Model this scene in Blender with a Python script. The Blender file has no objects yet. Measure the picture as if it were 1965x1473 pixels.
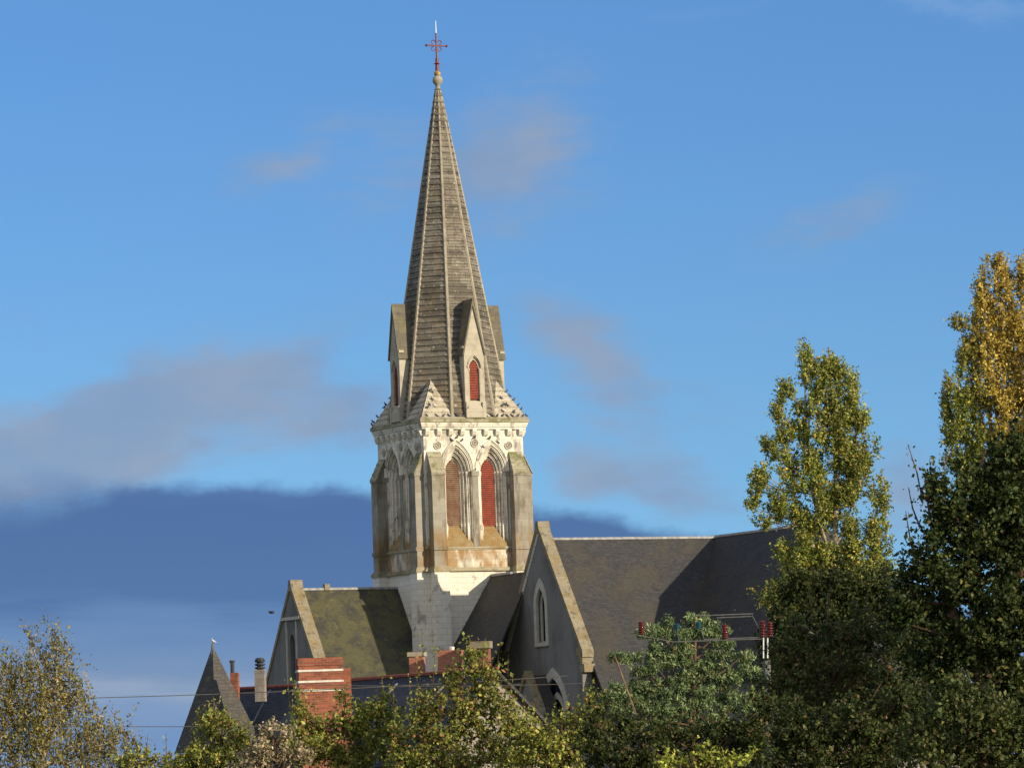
import bpy, bmesh, math, random
import numpy as np
from mathutils import Vector, Matrix, geometry
random.seed(7)
rng = np.random.default_rng(11)
S = bpy.context.scene
COL = S.collection
R_ = math.radians

# ------------------------------------------------------------------ camera
FPX = 8900.0                       # focal length in photo pixels (1965 wide)
PITCH, ROLL = R_(4.78), R_(-2.0)
cd = bpy.data.cameras.new('camera'); cam = bpy.data.objects.new('camera', cd); COL.objects.link(cam)
cd.sensor_width = 36.0; cd.lens = 36.0*FPX/1965.0
cd.clip_start = 1.0; cd.clip_end = 8000.0
CAMZ = 2.0
CR = Matrix.Rotation(math.pi/2+PITCH, 3, 'X') @ Matrix.Rotation(ROLL, 3, 'Z')
cam.matrix_world = Matrix.Translation((0, 0, CAMZ)) @ CR.to_4x4()
S.camera = cam

def at(px, py, d):
    """point in the world seen at photo pixel (px,py), d metres ahead"""
    v = CR @ Vector(((px-982.5)/FPX, -(py-736.5)/FPX, -1.0))
    return Vector((0, 0, CAMZ)) + v*(d/v.y)

# ------------------------------------------------------------------ node helpers
def nd(nt, typ, **kw):
    n = nt.nodes.new(typ)
    for k, v in kw.items(): setattr(n, k, v)
    return n
def setin(nt, sock, v):
    if isinstance(v, bpy.types.NodeSocket): nt.links.new(v, sock)
    elif v is not None:
        if isinstance(v, (tuple, list)) and len(v) == 3 and sock.type == 'RGBA': v = (*v, 1)
        sock.default_value = v
def M(nt, op, a, b=None, c=None, clamp=False):
    n = nd(nt, 'ShaderNodeMath', operation=op, use_clamp=clamp)
    for i, x in enumerate((a, b, c)):
        if x is not None: setin(nt, n.inputs[i], x)
    return n.outputs[0]
def SM(nt, x, lo, hi, o0=0.0, o1=1.0):
    n = nd(nt, 'ShaderNodeMapRange', interpolation_type='SMOOTHSTEP')
    setin(nt, n.inputs[0], x)
    for i, v in zip((1, 2, 3, 4), (lo, hi, o0, o1)): setin(nt, n.inputs[i], v)
    return n.outputs[0]
def MIX(nt, f, a, b, mode='MIX'):
    n = nd(nt, 'ShaderNodeMix', data_type='RGBA', blend_type=mode)
    setin(nt, n.inputs[0], f); setin(nt, n.inputs[6], a); setin(nt, n.inputs[7], b)
    return n.outputs[2]
def NOISE(nt, vec, scale, detail=4.0, rough=0.55, color=False):
    n = nd(nt, 'ShaderNodeTexNoise')
    setin(nt, n.inputs['Vector'], vec); n.inputs['Scale'].default_value = scale
    n.inputs['Detail'].default_value = detail; n.inputs['Roughness'].default_value = rough
    return n.outputs['Color' if color else 'Fac']

# ------------------------------------------------------------------ world: sky with cloud
SUN_AZ, SUN_EL = R_(54.0), R_(18.0)    # azimuth measured from "behind the camera" towards the right
sun_dir = Vector((math.sin(SUN_AZ)*math.cos(SUN_EL), -math.cos(SUN_AZ)*math.cos(SUN_EL), math.sin(SUN_EL)))
W = bpy.data.worlds.new('World'); S.world = W; W.use_nodes = True
nt = W.node_tree; nt.nodes.clear()
out = nd(nt, 'ShaderNodeOutputWorld'); bg = nd(nt, 'ShaderNodeBackground'); bg.inputs[1].default_value = 0.1
nt.links.new(bg.outputs[0], out.inputs[0])
tc = nd(nt, 'ShaderNodeTexCoord'); D = tc.outputs['Generated']
sx = nd(nt, 'ShaderNodeSeparateXYZ'); nt.links.new(D, sx.inputs[0])
x, y, z = sx.outputs
sky = nd(nt, 'ShaderNodeTexSky', sky_type='NISHITA', sun_disc=False)
sky.sun_elevation = SUN_EL; sky.sun_rotation = math.pi - SUN_AZ
sky.air_density = 1.0; sky.dust_density = 0.3; sky.ozone_density = 3.0; sky.altitude = 200
cv = nd(nt, 'ShaderNodeCombineXYZ')
zz = M(nt, 'ADD', M(nt, 'MULTIPLY', M(nt, 'MAXIMUM', z, 0.0), 1.25), 0.19)
for s, k in zip((x, y, zz), (0, 1, 2)): nt.links.new(s, cv.inputs[k])
vn = nd(nt, 'ShaderNodeVectorMath', operation='NORMALIZE'); nt.links.new(cv.outputs[0], vn.inputs[0])
nt.links.new(vn.outputs[0], sky.inputs[0])
skyc = MIX(nt, 1.0, sky.outputs[0], (1.0, 1.0, 1.0), 'MULTIPLY')
SKYTINT = [n for n in nt.nodes if n.bl_idname == 'ShaderNodeMix'][-1]
# cloud chart: azimuth / elevation of the view direction, in thousands of photo pixels
ys = M(nt, 'MAXIMUM', y, 0.05)
dx = M(nt, 'MULTIPLY', M(nt, 'DIVIDE', x, ys), FPX/1000)
dy = M(nt, 'SUBTRACT', 1.48-0.7365, M(nt, 'MULTIPLY', M(nt, 'DIVIDE', z, ys), FPX/1000))
c_, s_ = math.cos(ROLL), math.sin(-ROLL)
X0 = M(nt, 'ADD', 0.9825, M(nt, 'ADD', M(nt, 'MULTIPLY', dx, c_), M(nt, 'MULTIPLY', dy, s_)))
Y0 = M(nt, 'ADD', 0.7365, M(nt, 'SUBTRACT', M(nt, 'MULTIPLY', dy, c_), M(nt, 'MULTIPLY', dx, s_)))
cxy = nd(nt, 'ShaderNodeCombineXYZ'); nt.links.new(X0, cxy.inputs[0]); nt.links.new(M(nt, 'MULTIPLY', Y0, 1.5), cxy.inputs[1])
P0 = cxy.outputs[0]
nA = NOISE(nt, P0, 3.2, 6, 0.55); nB = NOISE(nt, P0, 9.0, 6, 0.6)
nC = NOISE(nt, P0, 16.0, 5, 0.6)
vm = nd(nt, 'ShaderNodeVectorMath', operation='ADD'); nt.links.new(P0, vm.inputs[0]); vm.inputs[1].default_value = (7.3, 2.1, 4)
nW1 = NOISE(nt, vm.outputs[0], 4.0, 5, 0.6); nW2 = NOISE(nt, vm.outputs[0], 5.5, 5, 0.6)
X = M(nt, 'ADD', X0, M(nt, 'MULTIPLY', M(nt, 'SUBTRACT', nW1, 0.5), 0.16))
Y = M(nt, 'ADD', Y0, M(nt, 'MULTIPLY', M(nt, 'SUBTRACT', nW2, 0.5), 0.12))
def blob(cx, cy, rx, ry, st, tilt=0.0):
    ax = M(nt, 'SUBTRACT', X, cx); ay = M(nt, 'SUBTRACT', Y, cy)
    ca, sa = math.cos(R_(tilt)), math.sin(R_(tilt))
    ux = M(nt, 'DIVIDE', M(nt, 'ADD', M(nt, 'MULTIPLY', ax, ca), M(nt, 'MULTIPLY', ay, sa)), rx)
    uy = M(nt, 'DIVIDE', M(nt, 'SUBTRACT', M(nt, 'MULTIPLY', ay, ca), M(nt, 'MULTIPLY', ax, sa)), ry)
    d2 = M(nt, 'ADD', M(nt, 'MULTIPLY', ux, ux), M(nt, 'MULTIPLY', uy, uy))
    return M(nt, 'MULTIPLY', M(nt, 'EXPONENT', M(nt, 'MULTIPLY', d2, -1.0)), st)
def total(bl):
    t = None
    for b in bl:
        v = blob(*b); t = v if t is None else M(nt, 'ADD', t, v)
    return t
mauve = total([(0.0, .87, .22, .085, 1.0, -8), (.22, .80, .20, .075, .95, -12), (.40, .745, .16, .06, .7, -14),
               (.58, .775, .16, .075, .75, -10), (.70, .79, .12, .05, .5, -15), (.36, .86, .30, .05, .5, -4),
               (.55, .30, .15, .05, .62, -28), (.72, .33, .11, .07, .42, -40), (1.0, .30, .18, .12, .6, -35),
               (1.08, .63, .12, .06, .62, 30), (1.16, .71, .12, .07, .55, 40), (1.13, .91, .07, .05, .75, 35),
               (1.26, .93, .10, .05, .45, 10), (1.60, .42, .15, .05, .5, -20), (1.74, .91, .09, .09, .85, 0),
               (1.45, .65, .06, .03, .25, -20), (1.22, .80, .16, .09, .36, 35), (.86, .36, .22, .09, .30, -30), (.55, .70, .10, .04, .35, -20), (.05, .92, .26, .06, .8, 0), (.32, .70, .16, .05, .4, -20), (.62, .66, .12, .06, .35, -30), (1.02, .22, .12, .07, .3, -50), (1.30, .98, .16, .04, .4, 5), (1.38, .78, .10, .06, .25, 30), (.05, .62, .12, .04, .25, 5)])
mpw = nd(nt, 'ShaderNodeMapping'); mpw.inputs['Rotation'].default_value = (0, 0, R_(22)); mpw.inputs['Scale'].default_value = (2.6, 5.2, 1); nt.links.new(P0, mpw.inputs[0])
wisp = M(nt, 'ADD', M(nt, 'MULTIPLY', NOISE(nt, mpw.outputs[0], 1.0, 8, .58), .7), M(nt, 'MULTIPLY', NOISE(nt, mpw.outputs[0], 3.1, 7, .62), .3))
mf = M(nt, 'ADD', mauve, M(nt, 'MULTIPLY', M(nt, 'SUBTRACT', wisp, .5), M(nt, 'MULTIPLY', SM(nt, mauve, 0.0, .4), 3.2)))
mf = SM(nt, mf, -0.02, 1.25)
front = SM(nt, y, 0.3, 0.6)
mf = M(nt, 'MULTIPLY', M(nt, 'MULTIPLY', mf, 0.88), front)
K = 1.0
CLOUD_M = MIX(nt, SM(nt, nA, .35, .65), (1.55, 2.22, 3.40), (1.95, 2.42, 3.32))
skyc = MIX(nt, mf, skyc, CLOUD_M)
pale = total([(1.86, .0, .24, .03, .6, 8), (1.35, .005, .22, .02, .3, -6)])
skyc = MIX(nt, M(nt, 'MULTIPLY', M(nt, 'MULTIPLY', SM(nt, M(nt, 'MULTIPLY', pale, M(nt, 'ADD', .3, nB)), .1, 1.), .6), front), skyc, (2.3, 3.3, 5.0))
# the blue-grey bank low in the sky
e = M(nt, 'SUBTRACT', X0, 0.36)
edge = M(nt, 'ADD', 0.925, M(nt, 'MULTIPLY', M(nt, 'MULTIPLY', e, e), 0.105))
edge = M(nt, 'ADD', edge, M(nt, 'ADD', M(nt, 'MULTIPLY', M(nt, 'SUBTRACT', nC, .5), 0.022), M(nt, 'MULTIPLY', M(nt, 'SUBTRACT', nB, .5), .05)))
soft = SM(nt, X0, 0.05, 0.30, 0.085, 0.026)
bk = M(nt, 'SUBTRACT', Y0, edge)
bf = M(nt, 'DIVIDE', bk, soft); bf = SM(nt, bf, -0.6, 1.0)
rmp = nd(nt, 'ShaderNodeValToRGB'); cr = rmp.color_ramp
mps = nd(nt, 'ShaderNodeMapping'); mps.inputs['Scale'].default_value = (1.6, 9, 1); nt.links.new(P0, mps.inputs[0])
strk = NOISE(nt, mps.outputs[0], 1.6, 6, .55)
setin(nt, rmp.inputs[0], SM(nt, M(nt, 'ADD', Y0, M(nt, 'ADD', M(nt, 'MULTIPLY', M(nt, 'SUBTRACT', nA, .5), .07), M(nt, 'MULTIPLY', M(nt, 'SUBTRACT', strk, .5), .11))), .9, 1.5)); rmp.inputs[0].default_value
mr = rmp.inputs[0].links[0].from_node; mr.interpolation_type = 'LINEAR'
stops = [(0.0, (.096, .190, .405)), (.12, (.080, .162, .365)), (.40, (.090, .178, .385)), (.50, (.135, .245, .47)),
         (.58, (.165, .275, .49)), (.64, (.19, .29, .48)), (.70, (.29, .375, .53)), (.76, (.22, .325, .53)), (.86, (.17, .29, .53)), (1.0, (.20, .33, .56))]
for i, (p, c) in enumerate(stops):
    el = cr.elements[i] if i < 2 else cr.elements.new(p)
    el.position = p; el.color = (*c, 1)
cr.elements[-1].position = 1.0
bankc = MIX(nt, 1.0, rmp.outputs[0], (6.5, 6.5, 6.5), 'MULTIPLY')
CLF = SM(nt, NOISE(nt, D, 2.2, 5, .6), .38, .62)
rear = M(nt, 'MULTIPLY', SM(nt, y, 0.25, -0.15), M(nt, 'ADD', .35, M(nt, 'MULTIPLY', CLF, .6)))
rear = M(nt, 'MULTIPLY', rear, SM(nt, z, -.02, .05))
skyc = MIX(nt, rear, skyc, (5.2, 4.95, 4.8))   # unseen bright cloud added behind the viewer to lift ambient on shaded faces
skyc = MIX(nt, M(nt, 'MULTIPLY', bf, M(nt, 'MULTIPLY', front, 0.96)), skyc, bankc)
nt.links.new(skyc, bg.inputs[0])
nt.links.new(MIX(nt, SM(nt, z, .03, .17), (0.94, 1.17, 1.14), (0.74, 1.05, 1.26)), SKYTINT.inputs[7])

# ------------------------------------------------------------------ sun, exposure
sl = bpy.data.lights.new('sun', 'SUN'); so = bpy.data.objects.new('sun', sl); COL.objects.link(so)
sl.energy = 3.7; sl.angle = R_(0.53); sl.color = (1.0, 0.86, 0.64)
so.rotation_euler = sun_dir.to_track_quat('Z', 'Y').to_euler(); so.location = (60, -60, 60)
S.view_settings.view_transform = 'Standard'; S.view_settings.look = 'None'
S.view_settings.exposure = 0.6; S.view_settings.gamma = 1.0

# ------------------------------------------------------------------ materials
MATS = {}
def newmat(name, rough=0.85, spec=0.3):
    m = bpy.data.materials.new(name); m.use_nodes = True
    nt = m.node_tree; b = nt.nodes['Principled BSDF']
    b.inputs['Roughness'].default_value = rough
    b.inputs['Specular IOR Level'].default_value = spec
    MATS[name] = m
    return m, nt, b
def bump(nt, b, h, strength=0.4, dist=0.05):
    n = nd(nt, 'ShaderNodeBump'); n.inputs['Strength'].default_value = strength; n.inputs['Distance'].default_value = dist
    setin(nt, n.inputs['Height'], h); nt.links.new(n.outputs[0], b.inputs['Normal'])
def masonry(name, c1, c2, mortar, bw, bh, ms=0.012, stains=(), var=0.25, rough=0.9, bstr=0.4, bias=0.0, spots=None, streak=0.0):
    """coursed stone, brick or slate: brick texture over box UVs (metres) with stains of lichen, moss and soot"""
    m, nt, b = newmat(name, rough)
    uv = nd(nt, 'ShaderNodeTexCoord'); U = uv.outputs['UV']; O = uv.outputs['Object']
    br = nd(nt, 'ShaderNodeTexBrick'); setin(nt, br.inputs['Vector'], U)
    br.inputs['Scale'].default_value = 1.0; br.inputs['Brick Width'].default_value = bw; br.inputs['Row Height'].default_value = bh
    br.inputs['Mortar Size'].default_value = ms; br.inputs['Mortar Smooth'].default_value = 0.3; br.inputs['Bias'].default_value = bias
    br.inputs['Color1'].default_value = (*c1, 1); br.inputs['Color2'].default_value = (*c2, 1); br.inputs['Mortar'].default_value = (*mortar, 1)
    col = br.outputs['Color']
    if name.endswith('slate') or name == 'slate_roof':
        mpc = nd(nt, 'ShaderNodeMapping'); mpc.inputs['Scale'].default_value = (.9, 6.0, 1); nt.links.new(U, mpc.inputs[0])
        kc = M(nt, 'ADD', .2, M(nt, 'MULTIPLY', NOISE(nt, mpc.outputs[0], 1.3, 6, .8), 1.6))
        col = MIX(nt, 1.0, col, nodes_gray(nt, kc), 'MULTIPLY')
    n1 = NOISE(nt, O, 1.7, 6, 0.6); n2 = NOISE(nt, O, 9.0, 5, 0.65)
    k = M(nt, 'ADD', 1.0-var, M(nt, 'MULTIPLY', M(nt, 'ADD', n1, n2), var))
    col = MIX(nt, 1.0, col, nodes_gray(nt, k), 'MULTIPLY')
    for (sc, scale, lo, hi, amt, *zr) in stains:
        vv = O
        if streak:
            mp = nd(nt, 'ShaderNodeMapping'); mp.inputs['Scale'].default_value = (1, 1, 1-streak); nt.links.new(O, mp.inputs[0]); vv = mp.outputs[0]
        f = SM(nt, NOISE(nt, vv, scale, 6, 0.65), lo, hi)
        f = M(nt, 'MULTIPLY', f, amt)
        if zr:
            sp = nd(nt, 'ShaderNodeSeparateXYZ'); nt.links.new(O, sp.inputs[0])
            f = M(nt, 'MULTIPLY', f, SM(nt, sp.outputs[2], zr[0], zr[1]))
            if len(zr) > 2: f = M(nt, 'MULTIPLY', f, SM(nt, sp.outputs[2], zr[2], zr[3], 1.0, 0.0))
        col = MIX(nt, f, col, sc)
    if spots:
        vo = nd(nt, 'ShaderNodeTexVoronoi'); setin(nt, vo.inputs['Vector'], O); vo.inputs['Scale'].default_value = spots[1]
        sc2 = nd(nt, 'ShaderNodeSeparateColor'); nt.links.new(vo.outputs['Color'], sc2.inputs[0])
        f = M(nt, 'MULTIPLY', SM(nt, vo.outputs['Distance'], spots[2]*.6, spots[2], 1.0, 0.0), M(nt, 'GREATER_THAN', sc2.outputs[0], 1-spots[3]))
        col = MIX(nt, M(nt, 'MULTIPLY', f, 0.8), col, spots[0])
    nt.links.new(col, b.inputs['Base Color'])
    h = M(nt, 'ADD', M(nt, 'MULTIPLY', br.outputs['Fac'], -0.6), M(nt, 'MULTIPLY', n2, 0.6))
    bump(nt, b, h, bstr, 0.04)
    return m
def nodes_gray(nt, k):
    c = nd(nt, 'ShaderNodeCombineColor')
    for i in range(3): nt.links.new(k, c.inputs[i])
    return c.outputs[0]
def plain(name, c, rough=0.7, var=0.25, scale=6.0, c2=None, metal=0.0, spec=0.3):
    m, nt, b = newmat(name, rough, spec); b.inputs['Metallic'].default_value = metal
    tcn = nd(nt, 'ShaderNodeTexCoord'); n = NOISE(nt, tcn.outputs['Object'], scale, 5, .6)
    if c2 is None: c2 = tuple(v*(1-2*var) for v in c)
    col = MIX(nt, SM(nt, n, .35, .65), c, c2)
    nt.links.new(col, b.inputs['Base Color']); bump(nt, b, n, .25, .02)
    return m
OCHRE = (.27, .145, .035); MOSS = (.12, .13, .03); SOOT = (.10, .088, .07)
masonry('limestone', (.74, .69, .58), (.66, .61, .50), (.48, .43, .35), .85, .42, .010,
        [((.25, .22, .175), 1.3, .50, .60, .6), (OCHRE, 1.1, .32, .56, .82, 14.7, 15.1, 16.4, 17.3), ((.14, .12, .095), 2.6, .57, .66, .55)], .22, streak=.55)
masonry('buttress_stone', (.33, .305, .255), (.245, .225, .187), (.26, .24, .20), .9, .45, .010,
        [((.22, .17, .09), .8, .45, .62, .6), (OCHRE, 1.3, .42, .6, .7, 15.0, 15.2, 16.6, 18.0), ((.12, .105, .08), 1.6, .50, .62, .6)], .28, streak=.75)
masonry('new_stone', (.74, .69, .59), (.67, .62, .52), (.48, .44, .36), .75, .36, .012,
        [((.27, .22, .16), .55, .55, .60, .55), ((.12, .10, .085), .45, .56, .62, .6, 12.6, 11.0)], .16)
masonry('string_stone', (.40, .35, .25), (.33, .29, .20), (.22, .19, .13), 1.0, .5, .008,
        [(MOSS, 1.4, .50, .64, .6), (OCHRE, 1.0, .5, .62, .5)], .3)
masonry('lichen_sill', (.30, .225, .115), (.25, .185, .09), (.2, .15, .09), .8, .5, .006,
        [((.24, .14, .045), 2.2, .40, .6, .75), ((.38, .34, .24), 3.0, .58, .72, .7)], .25)
masonry('moss_slab', (.36, .325, .235), (.29, .26, .18), (.12, .1, .07), 1.2, .4, .008,
        [(MOSS, 1.3, .47, .62, .8), ((.12, .14, .03), 3., .56, .68, .5)], .3)
masonry('spire_stone', (.235, .21, .165), (.105, .093, .073), (.065, .056, .046), .95, .37, .012,
        [((.12, .10, .08), 2.4, .47, .62, .7), ((.20, .14, .075), .8, .52, .68, .5), ((.40, .36, .27), 4.0, .56, .70, .7), ((.045, .04, .034), .9, .55, .68, .55)], .45, bstr=.8,
        spots=((.44, .41, .33), 2.6, .22, .12))
masonry('broach_stone', (.50, .45, .35), (.40, .355, .27), (.22, .2, .15), 1.0, .4, .012,
        [((.25, .21, .15), 2.0, .48, .64, .7), (MOSS, 1.5, .6, .72, .7)], .3, bstr=.6)
masonry('rib_stone', (.38, .335, .25), (.32, .28, .21), (.2, .17, .13), .4, .6, .01, [((.2, .16, .10), 2., .5, .65, .6)], .3)
masonry('dormer_stone', (.47, .42, .33), (.42, .375, .29), (.33, .3, .23), .7, .36, .006, [((.26, .23, .18), 1.5, .5, .7, .6)], .2)
masonry('dormer_slab', (.17, .15, .11), (.13, .115, .085), (.1, .09, .07), .9, .45, .012,
        [((.22, .18, .07), 1.2, .52, .66, .6), ((.08, .07, .06), 3., .5, .65, .6)], .35)
masonry('slate_roof', (.056, .055, .056), (.036, .0355, .037), (.034, .032, .031), .24, .16, .012,
        [((.070, .059, .036), .45, .46, .62, .5), ((.09, .082, .035), 2.6, .60, .72, .45), ((.038, .036, .036), .8, .5, .7, .6)], .35, .7, .5,
        spots=((.45, .44, .36), 1.1, .10, .10))
masonry('mossy_slate', (.058, .055, .045), (.037, .036, .032), (.033, .03, .025), .24, .16, .012,
        [((.11, .104, .034), .9, .36, .66, .75), ((.15, .14, .05), 2.6, .58, .70, .5), ((.045, .043, .04), .9, .52, .7, .6)], .35, .7, .5,
        spots=((.40, .42, .22), 1.1, .14, .12))
masonry('house_slate', (.06, .058, .062), (.04, .038, .043), (.02, .02, .022), .22, .13, .012, [((.10, .09, .05), 2.0, .6, .7, .4)], .3, .6, .5)
masonry('turret_slate', (.088, .080, .070), (.060, .055, .05), (.055, .05, .045), .22, .14, .012, [((.16, .15, .05), 2.6, .58, .68, .7)], .35, .7, .5)
masonry('render_wall', (.20, .19, .18), (.178, .168, .16), (.18, .17, .16), 3.0, 2.0, .001,
        [((.11, .10, .095), .55, .46, .62, .65), ((.28, .26, .23), 2.2, .58, .70, .6)], .3, streak=.6)
masonry('coping_stone', (.27, .235, .165), (.22, .19, .135), (.18, .155, .11), 2.0, .8, .012,
        [((.22, .155, .055), 1.8, .46, .6, .7), ((.40, .37, .29), 4., .60, .7, .6), ((.09, .08, .055), 2.4, .52, .64, .7)], .3)
masonry('pale_dressing', (.50, .46, .39), (.45, .415, .35), (.36, .33, .28), .5, .35, .006, [((.28, .25, .2), 2., .5, .7, .5)], .2)
masonry('red_brick', (.35, .105, .055), (.19, .052, .03), (.24, .145, .10), .22, .073, .010,
        [((.13, .055, .04), 2.0, .50, .66, .65), ((.42, .28, .07), 1.8, .64, .74, .6)], .4)
masonry('pink_brick', (.42, .15, .09), (.35, .115, .065), (.33, .22, .16), .22, .073, .010, [((.22, .13, .09), 3., .55, .66, .7)], .3)
masonry('rubble_render', (.30, .265, .22), (.24, .21, .175), (.2, .18, .15), .4, .25, .02, [((.16, .14, .12), 1.2, .48, .62, .6)], .3)
plain('white_mortar', (.72, .68, .6), .8, .1)
plain('red_louvre', (.33, .070, .040), .55, .15, 3.0)
plain('faded_louvre', (.20, .10, .065), .75, .2, 2.0, (.27, .19, .12))
plain('iron_red', (.20, .035, .03), .5, .2, 8.)
plain('gold_patch', (.50, .36, .10), .6, .2, 6., (.22, .06, .04))
plain('white_metal', (.78, .78, .76), .35, .05, metal=0.0)
plain('zinc_ridge', (.36, .36, .36), .5, .2, 4.)
plain('lead_ridge', (.17, .175, .185), .5, .2, 4.)
plain('clay_ridge', (.30, .09, .06), .8, .2, 5.)
plain('dark_metal', (.05, .05, .055), .45, .2)
plain('grey_post', (.14, .14, .13), .5, .15)
plain('glass_dark', (.03, .035, .045), .15, .1, 3., spec=.5)
plain('wire', (.12, .11, .10), .6, .1)
plain('insulator_red', (.10, .011, .010), .12, .1, spec=.6)
plain('insulator_teal', (.02, .09, .11), .1, .1, spec=.6)
plain('bark_grey', (.23, .19, .14), .9, .3, 8.)
plain('bark_pale', (.36, .30, .22), .8, .25, 4., (.16, .13, .09))
plain('bark_birch', (.68, .62, .52), .8, .2, 3., (.2, .16, .12))
plain('bark_brown', (.16, .095, .06), .9, .3, 8.)
plain('pole_wood', (.26, .16, .09), .85, .25, 5.)
plain('pigeon_grey', (.075, .08, .10), .7, .3, 9., (.04, .042, .055))
plain('pigeon_white', (.72, .70, .68), .7, .1, 9., (.5, .42, .38))
plain('grass', (.07, .10, .03), .95, .3, .6, (.10, .09, .035))
def leafmat(name, trans=0.3, rough=0.55):
    m, nt, b = newmat(name, rough, 0.25)
    a = nd(nt, 'ShaderNodeAttribute', attribute_name='leaf_color')
    nt.links.new(a.outputs['Color'], b.inputs['Base Color'])
    t = nd(nt, 'ShaderNodeBsdfTranslucent'); nt.links.new(a.outputs['Color'], t.inputs[0])
    mx = nd(nt, 'ShaderNodeMixShader'); mx.inputs[0].default_value = trans
    nt.links.new(b.outputs[0], mx.inputs[1]); nt.links.new(t.outputs[0], mx.inputs[2])
    nt.links.new(mx.outputs[0], nt.nodes['Material Output'].inputs[0])
leafmat('leaf'); leafmat('needle', 0.12, .7)

# ------------------------------------------------------------------ mesh builder
class MB:
    def __init__(self): self.v = []; self.f = []; self.mi = []; self.m = 0
    def add(self, vs, fs):
        o = len(self.v); self.v += [tuple(p) for p in vs]
        for f in fs: self.f.append([i+o for i in f]); self.mi.append(self.m)
    def box(self, x0, x1, y0, y1, z0, z1):
        p = [(x, y, z) for z in (z0, z1) for y in (y0, y1) for x in (x0, x1)]
        self.add(p, [(0, 1, 3, 2), (4, 6, 7, 5), (0, 4, 5, 1), (1, 5, 7, 3), (3, 7, 6, 2), (2, 6, 4, 0)])
    def hexa(self, b, t):
        n = len(b); self.add(list(b)+list(t), [tuple(range(n))[::-1], tuple(range(n, 2*n))]+[(i, (i+1) % n, n+(i+1) % n, n+i) for i in range(n)])
    def quad(self, *p): self.add(p, [tuple(range(len(p)))])
    def tube(self, pts, r, n=8, cap=True, closed=False):
        pts = [Vector(p) for p in pts]; k = len(pts)
        rs = r if isinstance(r, (list, tuple)) else [r]*k
        vs = []; up = Vector((0, 0, 1))
        for i, p in enumerate(pts):
            a = pts[(i-1) % k] if (closed or i > 0) else p
            b = pts[(i+1) % k] if (closed or i < k-1) else p
            t = (b-a).normalized() if (b-a).length > 1e-9 else up
            h = Vector((1, 0, 0)) if abs(t.z) > .95 else up
            s = t.cross(h).normalized(); w = s.cross(t)
            for j in range(n):
                q = 2*math.pi*(j+.5)/n
                vs.append(p+(s*math.cos(q)+w*math.sin(q))*rs[i])
        fs = []
        for i in range(k if closed else k-1):
            for j in range(n):
                a, b = i*n, ((i+1) % k)*n
                fs.append((a+j, a+(j+1) % n, b+(j+1) % n, b+j))
        if cap and not closed: fs += [tuple(range(n))[::-1], tuple(range((k-1)*n, k*n))]
        self.add(vs, fs)
    def lathe(self, prof, c=(0, 0, 0), n=16):
        vs = [(c[0]+r*math.cos(2*math.pi*j/n), c[1]+r*math.sin(2*math.pi*j/n), c[2]+z) for r, z in prof for j in range(n)]
        k = len(prof); fs = [(i*n+j, i*n+(j+1) % n, (i+1)*n+(j+1) % n, (i+1)*n+j) for i in range(k-1) for j in range(n)]
        fs += [tuple(range(n))[::-1], tuple(range((k-1)*n, k*n))]
        self.add(vs, fs)
    def build(self, name, mats, parent=None, smooth=False, recalc=True, uv=True):
        me = bpy.data.meshes.new(name); me.from_pydata(self.v, [], self.f)
        if isinstance(mats, str): mats = [mats]
        for m in mats: me.materials.append(MATS[m])
        me.polygons.foreach_set('material_index', self.mi)
        if recalc:
            bm = bmesh.new(); bm.from_mesh(me); bmesh.ops.recalc_face_normals(bm, faces=bm.faces); bm.to_mesh(me); bm.free()
        if smooth: me.polygons.foreach_set('use_smooth', [True]*len(me.polygons))
        if uv:
            ul = me.uv_layers.new(name='UVMap').data
            for p in me.polygons:
                n = p.normal
                if abs(n.z) > .97: t, s = Vector((1, 0, 0)), Vector((0, 1, 0))
                else:
                    t = Vector((-n.y, n.x, 0)).normalized(); s = n.cross(t)
                for li in p.loop_indices:
                    co = me.vertices[me.loops[li].vertex_index].co
                    ul[li].uv = (co.dot(t), co.dot(s))
        o = bpy.data.objects.new(name, me); COL.objects.link(o)
        if parent: o.parent = parent
        return o
def tag(o, label=None, cat=None, group=None, kind=None):
    if label: o['label'] = label
    if cat: o['category'] = cat
    if group: o['group'] = group
    if kind: o['kind'] = kind
    return o
def empty(name, loc, rz=0.0, **kw):
    o = bpy.data.objects.new(name, None); COL.objects.link(o); o.location = loc; o.rotation_euler = (0, 0, rz)
    o.empty_display_size = .3
    tag(o, **kw); return o
KIDS = {}
def dup(o, rz, parent, mats=None):
    c = o.copy(); COL.objects.link(c); c.parent = parent
    if rz is not None: c.rotation_euler = (0, 0, rz)
    for ch in [q for q in COL.objects if q.parent is o]: dup(ch, None, c)
    return c

# ------------------------------------------------------------------ ground
g = MB(); g.quad((-4000, -200, 0), (4000, -200, 0), (4000, 7000, 0), (-4000, 7000, 0))
tag(g.build('ground', 'grass'), kind='structure')

# ================================================================== CHURCH
TH = R_(26.3)
T0 = at(863.5, 860, 297)
church = empty('church', (T0.x, T0.y, 0), TH, label='pale stone church with tall octagonal spire over a square belfry tower and steep slate roofs', cat='church')
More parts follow.
